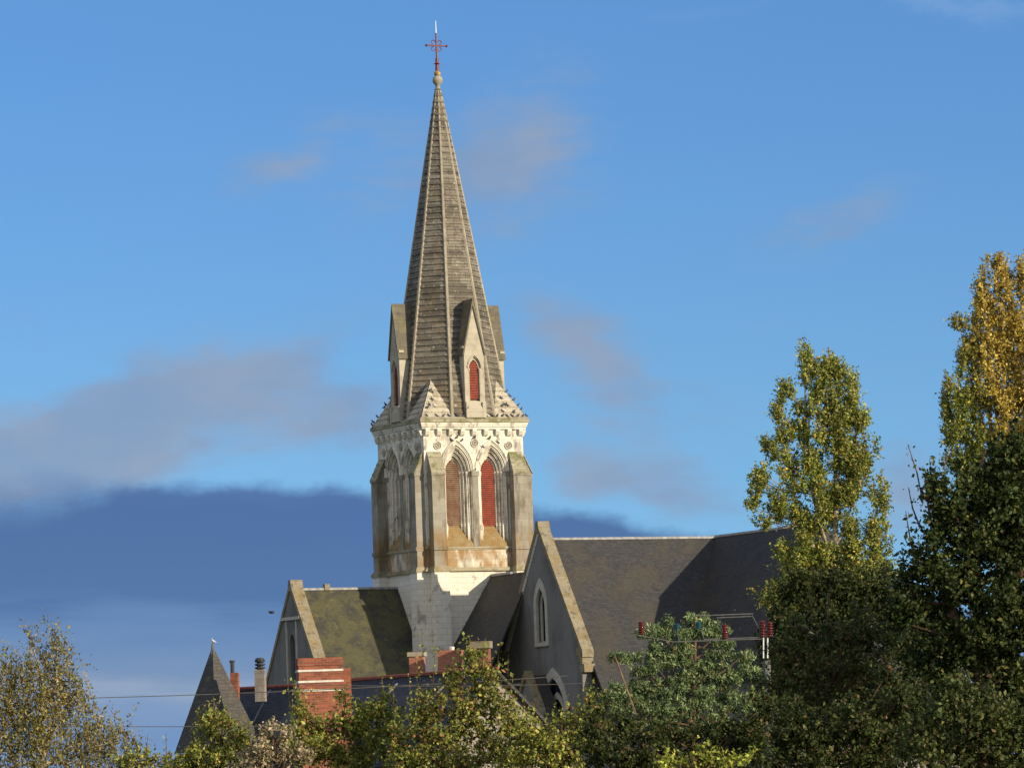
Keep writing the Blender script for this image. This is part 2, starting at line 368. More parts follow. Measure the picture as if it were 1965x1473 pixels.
# local frame: x = u along the sunlit front of the tower (to the right), y = -v (away from the viewer)
def V(u, v, z): return (u, -v, z)
def arch(w, zb, zs, ratio=1.72, n=9, a0=0.0):
    h = w*ratio; R = (w*w+h*h)/(2*w); cx = R-w; ang = math.atan2(h, R-w)
    r = [(a0-cx+R*math.cos(t*ang/n), zs+R*math.sin(t*ang/n)) for t in range(n+1)]
    l = [(2*a0-p[0], p[1]) for p in r]
    pts = l[:-1]+[(a0, zs+h)]+r[:-1][::-1]
    return [(a0-w, zb)]+pts+[(a0+w, zb)] if zb is not None else pts
H = 3.5; ZS = 21.1; WC = 1.24
Wd = [.98, .86, .74, .61, .48]; Dp = [0, .16, .33, .52, .74]
SILL0, SILL1 = 16.48, 17.64
def sill(d): return SILL0+(SILL1-SILL0)*d/Dp[-1]
# tower walls with pierced belfry stage
t = MB()
for k in range(4):
    rot = Matrix.Rotation(-k*math.pi/2, 3, 'Z')
    o = [(-H, 16.3), (H, 16.3), (H, 24.0), (-H, 24.0)]
    hs = [arch(Wd[0], SILL0, ZS, a0=s*WC) for s in (-1, 1)]
    loops = [[Vector((a, b, 0)) for a, b in q] for q in [o]+hs]
    flat = [p for q in loops for p in q]
    tri = geometry.tessellate_polygon(loops)
    t.add([rot @ Vector((p.x, -H, p.y)) for p in flat], tri)
t.box(-H, H, -H, H, 15.0, 16.28)
t.m = 1; t.box(-H-.06, H+.06, -H-.06, H+.06, 0, 14.78)
tower = t.build('tower_wall', ['limestone', 'new_stone'], church)
# string courses
t = MB()
for z0, z1, p in ((14.78, 14.9, .24), (14.9, 15.02, .14), (16.22, 16.32, .10), (16.14, 16.22, .05)):
    t.box(-H-p, H+p, -H-p, H+p, z0, z1)
t.build('string_course', 'string_stone', church)
# cornice
t = MB()
for z0, z1, p in ((23.78, 23.92, .16), (23.92, 24.06, .22), (24.06, 24.20, .27)): t.box(-H-p, H+p, -H-p, H+p, z0, z1)
t.m = 1
a, b = H+.34, H+.20
t.hexa([(-a, -a, 24.2), (a, -a, 24.2), (a, a, 24.2), (-a, a, 24.2)], [(-a, -a, 24.42), (a, -a, 24.42), (a, a, 24.42), (-a, a, 24.42)])
t.hexa([(-a, -a, 24.42), (a, -a, 24.42), (a, a, 24.42), (-a, a, 24.42)], [(-b, -b, 24.56), (b, -b, 24.56), (b, b, 24.56), (-b, b, 24.56)])
t.build('cornice', ['limestone', 'moss_slab'], church)
# brackets under the cornice: one mesh shape, a part each
def bracket():
    t = MB()
    pr = [(0, 23.34), (.10, 23.36), (.19, 23.46), (.22, 23.58), (.25, 23.62), (.25, 23.775), (0, 23.775)]
    l = [(-.14, -H-n, z) for n, z in pr]; r = [(.14, -H-n, z) for n, z in pr]
    t.hexa(l, r); return t.build('bracket', 'limestone', church)
br0 = None
for k in range(4):
    for i in range(9):
        s = -3.3+i*.825
        if br0 is None: br0 = bracket(); o = br0
        else: o = br0.copy(); COL.objects.link(o); o.parent = church
        rz = -k*math.pi/2; o.rotation_euler = (0, 0, rz); o.location = Matrix.Rotation(rz, 3, 'Z') @ Vector((s, 0, 0))
# carved rosettes
def rosette():
    t = MB(); c = Vector((0, -H-.05, 22.75))
    ring = [c+Vector((.24*math.cos(q*.3927), 0, .24*math.sin(q*.3927))) for q in range(16)]
    t.tube(ring, .04, 6, closed=True)
    for q in range(6):
        e = c+Vector((.12*math.cos(q*1.047), -.02, .12*math.sin(q*1.047)))
        t.lathe([(.02, -.06), (.06, -.03), (.07, 0), (.05, .05), (.01, .07)], e, 7)
    t.lathe([(.01, -.05), (.06, 0), (.01, .06)], c-Vector((0, .04, 0)), 7)
    return t.build('rosette', 'limestone', church)
r0 = None
for k in range(4):
    for s, dz in ((-2.55, 0), (0.05, .15), (2.45, 0)):
        if r0 is None: r0 = rosette(); o = r0
        else: o = r0.copy(); COL.objects.link(o); o.parent = church
        rz = -k*math.pi/2; o.rotation_euler = (0, 0, rz); o.location = Matrix.Rotation(rz, 3, 'Z') @ Vector((s, 0, dz))
# belfry windows
def belfry(a0, lm):
    t = MB(); N = -H
    prof = []
    for w, d in zip(Wd, Dp): prof.append(w)
    for k in range(4):
        # soffit at w_k from depth k to k+1
        p0 = arch(Wd[k], sill(Dp[k]), ZS, a0=a0); p1 = arch(Wd[k], sill(Dp[k+1]), ZS, a0=a0)
        for i in range(len(p0)-1):
            t.quad((p0[i][0], N+Dp[k], p0[i][1]), (p0[i+1][0], N+Dp[k], p0[i+1][1]), (p1[i+1][0], N+Dp[k+1], p1[i+1][1]), (p1[i][0], N+Dp[k+1], p1[i][1]))
        q = arch(Wd[k+1], sill(Dp[k+1]), ZS, a0=a0)
        for i in range(len(p0)-1):
            t.quad((p1[i][0], N+Dp[k+1], p1[i][1]), (p1[i+1][0], N+Dp[k+1], p1[i+1][1]), (q[i+1][0], N+Dp[k+1], q[i+1][1]), (q[i][0], N+Dp[k+1], q[i][1]))
        rl = arch((Wd[k]+Wd[k+1])/2, None, ZS, a0=a0)
        t.tube([(x, N+Dp[k+1]-.035, z) for x, z in rl], .052, 7)
        rl = arch(Wd[k]+.0, None, ZS, a0=a0)
        if k: t.tube([(x, N+Dp[k]+.0, z) for x, z in rl], .028, 6)
    p0 = arch(Wd[4], sill(Dp[4]), ZS, a0=a0); 
    for i in range(len(p0)-1):
        t.quad((p0[i][0], N+Dp[4], p0[i][1]), (p0[i+1][0], N+Dp[4], p0[i+1][1]), (p0[i+1][0], N+Dp[4]+.2, p0[i+1][1]), (p0[i][0], N+Dp[4]+.2, p0[i][1]))
    hood = arch(1.16, None, ZS+.02, 1.70, a0=a0)
    t.tube([(x, N-.03, z) for x, z in hood], .075, 7)
    t.tube([(x, N-.01, z) for x, z in arch(1.06, None, ZS+.02, 1.71, a0=a0)], .035, 6)
    win = t.build('belfry_window', 'limestone', church, recalc=False)
    sl = MB(); 
    sl.hexa([(a0-1.0, N-.02, SILL0-.25), (a0+1.0, N-.02, SILL0-.25), (a0+1.0, N+.95, SILL0-.25), (a0-1.0, N+.95, SILL0-.25)],
            [(a0-1.0, N-.02, SILL0), (a0+1.0, N-.02, SILL0), (a0+1.0, N+.95, sill(.95)), (a0-1.0, N+.95, sill(.95))])
    sl.build('sill', 'lichen_sill', win)
    # colonnettes in the steps of the jambs
    for s in (-1, 1):
        for k in (1, 2, 3):
            c = MB(); cx = a0+s*(Wd[k]+Wd[k+1])/2; cy = N+Dp[k+1]-.05
            c.lathe([(.085, 17.72), (.085, 17.80), (.058, 17.86), (.056, 20.72), (.07, 20.74), (.058, 20.78), (.075, 20.88), (.105, 20.98), (.105, 21.10)], (cx, cy, 0), 9)
            zb = sill(Dp[k+1]-.17)-.05
            c.box(cx-.085, cx+.085, cy-.12, cy+.04, zb, 17.72)
            c.build('column', ['limestone'], win, smooth=False)
    # louvre
    lv = MB(); z = SILL1+.02; top = ZS+.48*1.72
    def hw(zq):
        if zq <= ZS: return .475
        w = .48; h = w*1.72; R = (w*w+h*h)/(2*w); dz = zq-ZS
        return max(math.sqrt(max(R*R-dz*dz, 0))-(R-w), 0)
    while z < top-.06:
        w = min(hw(z), hw(z+.1))
        if w > .02:
            lv.hexa([(a0-w, N+.70, z), (a0+w, N+.70, z), (a0+w, N+.84, z+.10), (a0-w, N+.84, z+.10)],
                    [(a0-w, N+.70, z+.035), (a0+w, N+.70, z+.035), (a0+w, N+.84, z+.135), (a0-w, N+.84, z+.135)])
        z += .128
    pb = arch(.479, SILL1, ZS, a0=a0); lv.add([(x, N+.86, zz) for x, zz in pb], [tuple(range(len(pb)))])
    lv.build('louvre', lm, win)
    return win
wa = belfry(-WC, 'faded_louvre'); wa['label'] = 'belfry window with a weathered brownish louvre'
wb = belfry(WC, 'red_louvre')
for k in (1, 2, 3):
    dup(wa, -k*math.pi/2, church); dup(wb, -k*math.pi/2, church)
# pier between the pair of windows
t = MB(); t.box(-.22, .22, -H-.045, -H+.1, 16.33, 20.8); t.box(-.27, .27, -H-.10, -H+.1, 20.8, 21.12)
for s in (-1, 1):
    t.box(s*2.27-.04, s*2.27+.04, -H-.03, -H+.1, 16.33, 20.8); t.box(s*2.26-.06, s*2.26+.06, -H-.08, -H+.1, 20.8, 21.1)
pr = t.build('pier', 'buttress_stone', church)
for k in (1, 2, 3): dup(pr, -k*math.pi/2, church)
# buttresses
def buttress(a):
    t = MB(); p = .64; w = .46
    t.box(a-w, a+w, -H-p, -H+.02, 15.02, 20.95)
    pr = [(0, 20.95), (p, 20.95), (0, 22.25)]
    t.hexa([(a-w+.02, -H-n, z) for n, z in pr], [(a+w-.02, -H-n, z) for n, z in pr])
    t.box(a-w-.04, a+w+.04, -H-p-.05, -H+.02, 20.82, 20.94)
    t.box(a-w-.03, a+w+.03, -H-p-.08, -H, 16.1, 16.34)
    t.m = 1; t.box(a-w-.06, a+w+.06, -H-p-.08, -H, 0, 14.74); 
    t.m = 2; t.box(a-w-.12, a+w+.12, -H-p-.16, -H, 14.74, 14.96); t.box(a-w-.06, a+w+.06, -H-p-.09, -H, 14.96, 15.06)
    b = t.build('buttress', ['buttress_stone', 'new_stone', 'string_stone'], church)
    s = MB(); n = 4
    for i in range(n):
        f0, f1 = i/n, (i+1)/n
        n0, n1 = p*(1-f0)+.07, p*(1-f1)+.03; z0, z1 = 20.95+1.32*f0, 20.95+1.32*f1
        pr = [(n0, z0-.02), (n0, z0+.09), (n1, z1+.07), (n1, z1-.02)]
        s.hexa([(a-w-.045+.008*i, -H-q, z) for q, z in pr], [(a+w+.045-.008*i, -H-q, z) for q, z in pr])
    s.build('weathering', 'moss_slab', b)
    return b
for a in (-2.85, 2.9):
    b = buttress(a)
    for k in (1, 2, 3): dup(b, -k*math.pi/2, church)

# spire -------------------------------------------------------------
ZB, ZT = 24.4, 46.15; AP0, AP1 = 3.62, .13
def apo(z): return AP0+(AP1-AP0)*(z-ZB)/(ZT-ZB)
C8 = math.cos(math.pi/8)
def oct8(r, z): return [(r/C8*math.cos(math.pi/8+q*math.pi/4), r/C8*math.sin(math.pi/8+q*math.pi/4), z) for q in range(8)]
t = MB(); z = ZB; i = 0
while z < ZT-.01:
    h = min(.375 if z < 40 else .42, ZT-z)
    lo, hi = oct8(apo(z)+.08, z), oct8(apo(z+h)+.012, z+h)
    lo2 = oct8(apo(z)+.0, z+.001)
    t.add(lo+hi+lo2, [(q, (q+1) % 8, 8+(q+1) % 8, 8+q) for q in range(8)]+[(q, (q+1) % 8, 16+(q+1) % 8, 16+q) for q in range(8)])
    z += h
spire = t.build('spire', 'spire_stone', church, recalc=False)
t = MB()
pts = [Vector((apo(z)/C8*math.cos(math.pi/8), apo(z)/C8*math.sin(math.pi/8), z)) for z in (24.5, 30, 36, 42, 46.1)]
t.tube(pts, [.125, .12, .11, .095, .05], 6)
rib = t.build('rib', 'rib_stone', spire)
for q in range(1, 8): dup(rib, q*math.pi/4, spire)
t = MB()
t.lathe([(.2, 45.3), (.16, 46.1), (.15, 46.3), (.20, 46.38), (.31, 46.5), (.33, 46.68), (.29, 46.84), (.2, 46.92), (.17, 46.95)], n=12)
t.build('finial', 'rib_stone', spire, smooth=True)
# broaches on the four corners
def coursed(t, K, B, A, n, over):
    K, B, A = Vector(K), Vector(B), Vector(A)
    nn = (B-K).cross(A-K).normalized()
    if nn.z < 0: nn = -nn
    for i in range(n):
        f0, f1 = i/n, (i+1)/n
        p = [K.lerp(A, f0), B.lerp(A, f0), B.lerp(A, f1), K.lerp(A, f1)]
        t.quad(p[0]+nn*over, p[1]+nn*over, p[2]+nn*.01, p[3]+nn*.01)
        t.quad(p[0], p[1], p[1]+nn*over, p[0]+nn*over)
BK = 3.72; BA = (-2.3, -2.3, 27.0)
t = MB()
coursed(t, (-BK, -BK, 24.5), (-1.42, -BK+.05, 24.5), BA, 7, .06)
coursed(t, (-BK, -BK, 24.5), (-BK+.05, -1.42, 24.5), BA, 7, .06)
bro = t.build('broach', 'broach_stone', church, recalc=False)
for k in (1, 2, 3): dup(bro, -k*math.pi/2, church)
# lucarnes at the foot of the spire
def lucarne():
    a0 = .1; F = -3.76; w = .70; zb, ze, za = 24.6, 29.05, 32.1; op = .42; zs = 27.65
    t = MB()
    o = [(a0-w, zb), (a0+w, zb), (a0+w, ze), (a0, za-.15), (a0-w, ze)]
    hole = arch(op, 25.55, zs, 1.75, a0=a0)
    loops = [[Vector((p, q, 0)) for p, q in L] for L in (o, hole)]
    flat = [p for q in loops for p in q]
    t.add([(p.x, F, p.y) for p in flat], geometry.tessellate_polygon(loops))
    for s in (-1, 1): t.quad((a0+s*w, F, zb), (a0+s*w, F, ze), (a0+s*w, -1.5, ze), (a0+s*w, -1.5, zb))
    ia = arch(op-.1, 25.65, zs, 1.7, a0=a0)
    for i in range(len(hole)-1):
        t.quad((hole[i][0], F, hole[i][1]), (hole[i+1][0], F, hole[i+1][1]), (hole[i+1][0], F+.10, hole[i+1][1]), (hole[i][0], F+.10, hole[i][1]))
        t.quad((hole[i][0], F+.10, hole[i][1]), (hole[i+1][0], F+.10, hole[i+1][1]), (ia[i+1][0], F+.10, ia[i+1][1]), (ia[i][0], F+.10, ia[i][1]))
        t.quad((ia[i][0], F+.10, ia[i][1]), (ia[i+1][0], F+.10, ia[i+1][1]), (ia[i+1][0], F+.16, ia[i+1][1]), (ia[i][0], F+.16, ia[i][1]))
    t.tube([(p, F-.02, q) for p, q in arch(op+.06, None, zs, 1.75, a0=a0)], .05, 6)
    for s in (-1, 1):
        t.lathe([(.08, 25.55), (.05, 25.62), (.05, 27.4), (.09, 27.55), (.09, 27.65)], (a0+s*(op-.03), F+.05, 0), 8)
        t.box(a0+s*(w-.12)-.12, a0+s*(w-.12)+.12, F-.14, F+.02, 24.5, 25.5)
        t.box(a0+s*(w+.03)-.06, a0+s*(w+.03)+.06, F-.05, F+.3, ze-.15, ze)
    t.hexa([(a0-.45, F-.12, 24.5), (a0+.45, F-.12, 24.5), (a0+.45, F+.22, 24.5), (a0-.45, F+.22, 24.5)],
           [(a0-.45, F-.12, 25.1), (a0+.45, F-.12, 25.1), (a0+.45, F+.22, 25.6), (a0-.45, F+.22, 25.6)])
    L = t.build('lucarne', 'dormer_stone', church, recalc=False)
    r = MB(); wo = w+.13; k = (za-ze)/w; zo = ze-.13*k
    for s in (-1, 1):
        for F0, F1, th in ((F-.10, -.9, .10),):
            A0, A1 = Vector((a0, F0, za)), Vector((a0, F1, za))
            B0, B1 = Vector((a0+s*wo, F0, zo)), Vector((a0+s*wo, F1, zo))
            d = Vector((-s*th, 0, 0))
            r.hexa([A0, A1, B1, B0], [A0+Vector((0, 0, -.42)), A1+Vector((0, 0, -.42)), B1+d, B0+d])
    r.build('roof', 'dormer_slab', L)
    lv = MB(); z = 25.7; wi = op-.1; top = zs+wi*1.7
    while z < top-.05:
        hwz = wi
        if z > zs:
            h = wi*1.7; R = (wi*wi+h*h)/(2*wi); hwz = max(math.sqrt(max(R*R-(z+.07-zs)**2, 0))-(R-wi), 0)
        if hwz > .02:
            lv.hexa([(a0-hwz, F+.12, z), (a0+hwz, F+.12, z), (a0+hwz, F+.22, z+.07), (a0-hwz, F+.22, z+.07)],
                    [(a0-hwz, F+.12, z+.03), (a0+hwz, F+.12, z+.03), (a0+hwz, F+.22, z+.10), (a0-hwz, F+.22, z+.10)])
        z += .105
    pb = arch(wi, 25.66, zs, 1.7, a0=a0); lv.add([(x, F+.23, q) for x, q in pb], [tuple(range(len(pb)))])
    lv.build('louvre', 'red_louvre', L)
    return L
lu = lucarne()
for k in (1, 2, 3): dup(lu, -k*math.pi/2, church)
# cross
t = MB()
t.tube([(0, 0, 47.2), (0, 0, 47.5), (0, 0, 48.1)], [.13, .12, .10], 8)
t.lathe([(.12, -.06), (.17, 0), (.12, .06)], (0, 0, 47.75), 8)
for a in range(4): 
    t.tube([(.1*math.cos(a*1.571), .1*math.sin(a*1.571), 47.74), (.24*math.cos(a*1.571), .24*math.sin(a*1.571), 47.74)], .03, 5)
t.tube([(0, 0, 48.1), (0, 0, 49.75)], [.07, .055], 6)
t.tube([(-.70, 0, 48.92), (.70, 0, 48.92)], .05, 6)
for s in (-1, 1): t.lathe([(.02, -.09), (.085, -.03), (.085, .03), (.02, .09)], (s*.72, 0, 48.92), 8)
for sx_ in (-1, 1):
    for sz_ in (-1, 1):
        c = Vector((sx_*.22, 0, 48.92+sz_*.22))
        pts = []
        for q in range(11):
            an = R_(-150+q*30)+0; rr = .15-.004*q
            base = math.atan2(sz_, sx_)
            ang = base+R_(-135+27*q)
            pts.append(c+Vector((rr*math.cos(ang), 0, rr*math.sin(ang))))
        t.tube(pts, .03, 5)
cross = t.build('cross', 'iron_red', church)
t = MB(); t.lathe([(.05, 46.92), (.18, 46.97), (.225, 47.08), (.2, 47.2), (.1, 47.28)], n=12); t.build('orb', 'gold_patch', cross, smooth=True)
t = MB(); t.tube([(0, 0, 49.72), (0, 0, 50.55)], [.04, .02], 6); t.build('lightning_rod', 'white_metal', cross)

# roofs -----------------------------------------------------------------
def gable_roof(name, axis, c, p0, p1, zr, pitch, half, mat, ridge='zinc_ridge', th=.14):
    """axis 'u': ridge runs along u at v=c ; axis 'v': along v at u=c"""
    t = MB()
    def P(l, o, z): return V(l, c+o, z) if axis == 'u' else V(c+o, l, z)
    ze = zr-pitch*half
    for s in (-1, 1):
        t.hexa([P(p0, 0, zr), P(p1, 0, zr), P(p1, s*half, ze), P(p0, s*half, ze)],
               [P(p0, 0, zr-th*1.6), P(p1, 0, zr-th*1.6), P(p1, s*half-s*th, ze-th*.5), P(p0, s*half-s*th, ze-th*.5)])
    o = t.build(name, mat, church)
    r = MB(); r.tube([P(p0, 0, zr+.02), P(p1, 0, zr+.02)], .10, 6); r.build('ridge', ridge, o)
    return o
def gable_wall(u0, u1, vc, zr, pitch, half, zk, holes=(), name='gable_wall', mat='render_wall', cop=.31):
    """gable whose face looks towards -u"""
    t = MB(); hk = (zr-zk)/pitch
    hk = min(hk, half)
    o = [(vc-half, 0), (vc+half, 0), (vc+half, zk), (vc+hk, zk), (vc, zr), (vc-hk, zk), (vc-half, zk)]
    if abs(hk-half) < 1e-3: o = [(vc-half, 0), (vc+half, 0), (vc+half, zk), (vc, zr), (vc-half, zk)]
    loops = [[Vector((a, b, 0)) for a, b in L] for L in [o]+list(holes)]
    flat = [p for q in loops for p in q]
    tri = geometry.tessellate_polygon(loops)
    t.add([V(u0, p.x, p.y) for p in flat], tri)
    t.add([V(u1, p.x, p.y) for p in loops[0]], [tuple(range(len(loops[0])))])
    n = len(o)
    for i in range(n): a, b = o[i], o[(i+1) % n]; t.quad(V(u0, *a), V(u0, *b), V(u1, *b), V(u1, *a))
    for h in holes:
        for i in range(len(h)):
            a, b = h[i], h[(i+1) % len(h)]; t.quad(V(u0, *a), V(u0, *b), V(u0+.62, *b), V(u0+.62, *a))
    w = t.build(name, mat, church, recalc=False)
    c = MB()
    for s in (-1, 1):
        A = (vc, zr); B = (vc+s*(half+.25), zr-pitch*(half+.25))
        n_ = 9
        for i in range(n_):
            f0, f1 = i/n_, (i+.985)/n_
            a = (A[0]+(B[0]-A[0])*f0, A[1]+(B[1]-A[1])*f0); b = (A[0]+(B[0]-A[0])*f1, A[1]+(B[1]-A[1])*f1)
            dz = cop*(.97+.06*random.random())
            c.hexa([V(u0-.08, a[0], a[1]-.1), V(u1+.05, a[0], a[1]-.1), V(u1+.05, b[0], b[1]-.1), V(u0-.08, b[0], b[1]-.1)],
                   [V(u0-.08, a[0], a[1]+dz), V(u1+.05, a[0], a[1]+dz), V(u1+.05, b[0], b[1]+dz), V(u0-.08, b[0], b[1]+dz)])
    c.m = 0
    c.hexa([V(u0-.09, vc-.3, zr-.3), V(u1+.06, vc-.3, zr-.3), V(u1+.06, vc+.3, zr-.3), V(u0-.09, vc+.3, zr-.3)],
           [V(u0-.09, vc-.16, zr+cop+.12), V(u1+.06, vc-.16, zr+cop+.12), V(u1+.06, vc+.16, zr+cop+.12), V(u0-.09, vc+.16, zr+cop+.12)])
    c.build('coping', 'coping_stone', w)
    return w
# left nave
gable_roof('nave_roof', 'u', -1.0, -10.5, -3.5, 13.95, 1.42, 5.6, 'mossy_slate')
nh = [arch(.35, 7.0, 10.6, 1.7, a0=-1.0)]
gw = gable_wall(-11.0, -10.3, -1.0, 14.15, 1.42, 5.6, 14.15-1.42*5.6, nh)
t = MB(); t.add([V(-10.75, *p) for p in nh[0]], [tuple(range(len(nh[0])))]); t.build('window', 'glass_dark', gw)
t = MB()
for p in (-1.75, -.2): t.box(-11.09, -10.98, -p-.07, -p+.07, 4, 12.0)
t.box(-11.16, -11.0, 1.0-1.45, 1.0+1.45, 12.05, 12.25)
t.build('pilaster_strip', 'pale_dressing', gw)
t = MB(); t.box(-10.0, -3.6, -4.0, 6.2, 0, 6.1); t.build('nave_wall', 'render_wall', church)
t = MB(); t.box(-8.7, -8.35, .85, 1.15, 13.9, 14.3); t.build('roof_vent', 'coping_stone', church)
# right wing
wh = [arch(.72, 9.9, 12.1, 1.95, a0=12.05), arch(1.7, 2.0, 5.3, 1.5, a0=13.4)]
gw = gable_wall(.1, .75, 12.0, 16.95, 1.44, 5.35, 9.3, wh)
gable_roof('wing_roof', 'u', 12.0, .7, 14.0, 16.25, 1.40, 6.9, 'slate_roof')
t = MB(); t.box(.8, 13, -17.0, -7.0, 0, 8.4); t.build('wing_wall', 'render_wall', church)
t = MB()
def gs(f, d): return (12.0-5.2*f+d, 16.95-1.44*5.2*f)
for i in range(8):
    f0, f1 = .03+i/8.3, .03+(i+.97)/8.3
    a_, b_, c_2, d_ = gs(f0, .0), gs(f1, .0), gs(f1, .42), gs(f0, .42)
    t.hexa([V(.1, *q) for q in (a_, b_, c_2, d_)], [V(.065, *q) for q in (a_, b_, c_2, d_)])
t.build('verge_dressing', 'pale_dressing', gw)
lw = MB()
def surround(t, a0, w0, w1, zb, zs, r, u0, u1):
    p, q = arch(w0, zb, zs, r, a0=a0), arch(w1, zb, zs, r, a0=a0)
    for i in range(len(p)-1):
        t.hexa([V(u0, *p[i]), V(u0, *p[i+1]), V(u0, *q[i+1]), V(u0, *q[i])], [V(u1, *p[i]), V(u1, *p[i+1]), V(u1, *q[i+1]), V(u1, *q[i])])
surround(lw, 12.05, .92, .60, 9.85, 12.1, 1.95, .04, .22)
surround(lw, 12.05, .70, .44, 9.85, 12.1, 1.95, .36, .46)
lw.hexa([V(.03, 11.1, 9.7), V(.03, 13.0, 9.7), V(.5, 13.0, 9.7), V(.5, 11.1, 9.7)], [V(.03, 11.1, 9.86), V(.03, 13.0, 9.86), V(.5, 13.0, 10.0), V(.5, 11.1, 10.0)])
lwo = lw.build('lancet_window', 'pale_dressing', gw)
t = MB(); t.tube([V(.02, 11.2, 9.66), V(.02, 12.9, 9.66)], .05, 5); t.build('drip_course', 'coping_stone', lwo)
t = MB(); q = arch(.7, 9.9, 12.1, 1.95, a0=12.05); t.add([V(.60, *p) for p in q], [tuple(range(len(q)))]); t.build('pane', 'glass_dark', lwo)
lw = MB(); surround(lw, 13.4, 2.0, 1.6, 2.0, 5.3, 1.5, .02, .2); surround(lw, 13.4, 1.2, .95, 2.0, 5.0, 1.5, .28, .4)
lwo = lw.build('arched_window', 'pale_dressing', gw)
t = MB(); q = arch(1.7, 2, 5.3, 1.5, a0=13.4); t.add([V(.45, *p) for p in q], [tuple(range(len(q)))]); t.build('pane', 'glass_dark', lwo)
for s in (-1, 1):
    t = MB()
    for i in range(3):
        vv = 12+s*(5.0+.2*i); t.box(.04+.01*i, .8, -vv-.3, -vv+.3, 9.4-.5*i-.5, 9.4-.5*i)
    t.build('kneeler', 'coping_stone', gw)
# roof between tower and wing, transept at the right
lk = gable_roof('link_roof', 'v', .9, 3.55, 6.5, 14.45, 1.55, 4.4, 'slate_roof')
t = MB()
for s in (-1, 1):
    t.hexa([V(.9, 6.5, 14.45), V(.9, 9.6, 14.45), V(.9+s*.72, 9.6, 14.45-1.55*.72), V(.9+s*.72, 6.5, 14.45-1.55*.72)],
           [V(.9, 6.5, 14.2), V(.9, 9.6, 14.2), V(.9+s*.72, 9.6, 14.2-1.55*.72), V(.9+s*.72, 6.5, 14.2-1.55*.72)])
t.hexa([V(.18, 6.5, 13.33), V(.18, 9.6, 13.33), V(-3.4, 11.0, 7.785), V(-3.5, 6.5, 7.63)], [V(.18, 6.5, 13.1), V(.18, 9.6, 13.1), V(-3.4, 11.0, 7.55), V(-3.5, 6.5, 7.4)])
t.add([V(.9, 6.46, 14.25), V(.9-4.2, 6.46, 14.25-1.55*4.2), V(.9+4.2, 6.46, 14.25-1.55*4.2)], [(0, 1, 2)])
t.build('valley_roof', 'slate_roof', lk)
t = MB(); t.box(-3.1, 4.9, -6.45, -3.5, 0, 7.5); t.build('link_wall', 'render_wall', church)
tr = gable_roof('transept_roof', 'v', 12.6, 8.0, 25.5, 16.3, 1.40, 6.6, 'slate_roof')
t = MB(); zc = 16.3-1.4*6.6
for s_i in (-1, 1):
    t.hexa([V(12.6, 25.5, 16.3), V(12.6+s_i*6.6, 25.5, zc), V(12.6+s_i*6.6, 31.5, zc)], [V(12.6, 25.5, 16.1), V(12.6+s_i*6.4, 25.5, zc-.1), V(12.6+s_i*6.4, 31.3, zc-.1)])
t.hexa([V(12.6, 25.5, 16.3), V(6.0, 31.5, zc), V(19.2, 31.5, zc)], [V(12.6, 25.4, 16.1), V(6.2, 31.3, zc-.1), V(19.0, 31.3, zc-.1)])
t.build('hip', 'slate_roof', tr)
t = MB(); t.box(6.8, 18.4, -30.8, -9.0, 0, 7.0)
t.build('transept_wall', 'render_wall', church)
# choir beyond the crossing
gable_roof('choir_roof', 'u', -1.0, 3.5, 14.0, 12.6, 1.42, 5.0, 'slate_roof')
# small porch gable below the wing window
pv, pz, pu = 12.45, 7.75, -1.25
t = MB()
t.hexa([V(pu, pv-1.6, 0), V(pu, pv+1.6, 0), V(pu, pv+1.6, 5.5), V(pu, pv, pz), V(pu, pv-1.6, 5.5)],
       [V(.09, pv-1.6, 0), V(.09, pv+1.6, 0), V(.09, pv+1.6, 5.5), V(.09, pv, pz), V(.09, pv-1.6, 5.5)])
po = t.build('porch', 'render_wall', church)
t = MB(); c_1 = MB()
for s_i in (-1, 1):
    for b_, u0, u1, th_ in ((t, pu+.2, .04, .12), (c_1, pu-.15, pu+.35, .42)):
        b_.hexa([V(u0, pv, pz+.02), V(u1, pv, pz+.02), V(u1, pv+s_i*1.75, pz-2.4), V(u0, pv+s_i*1.75, pz-2.4)],
                [V(u0, pv, pz+.02+th_), V(u1, pv, pz+.02+th_), V(u1, pv+s_i*1.75, pz-2.4+th_), V(u0, pv+s_i*1.75, pz-2.4+th_)])
t.build('roof', 'slate_roof', po); c_1.build('coping', 'coping_stone', po)
t = MB(); t.box(-.2, .02, -10.6, -8.2, 7.35, 7.5); t.build('gutter', 'white_metal', church)

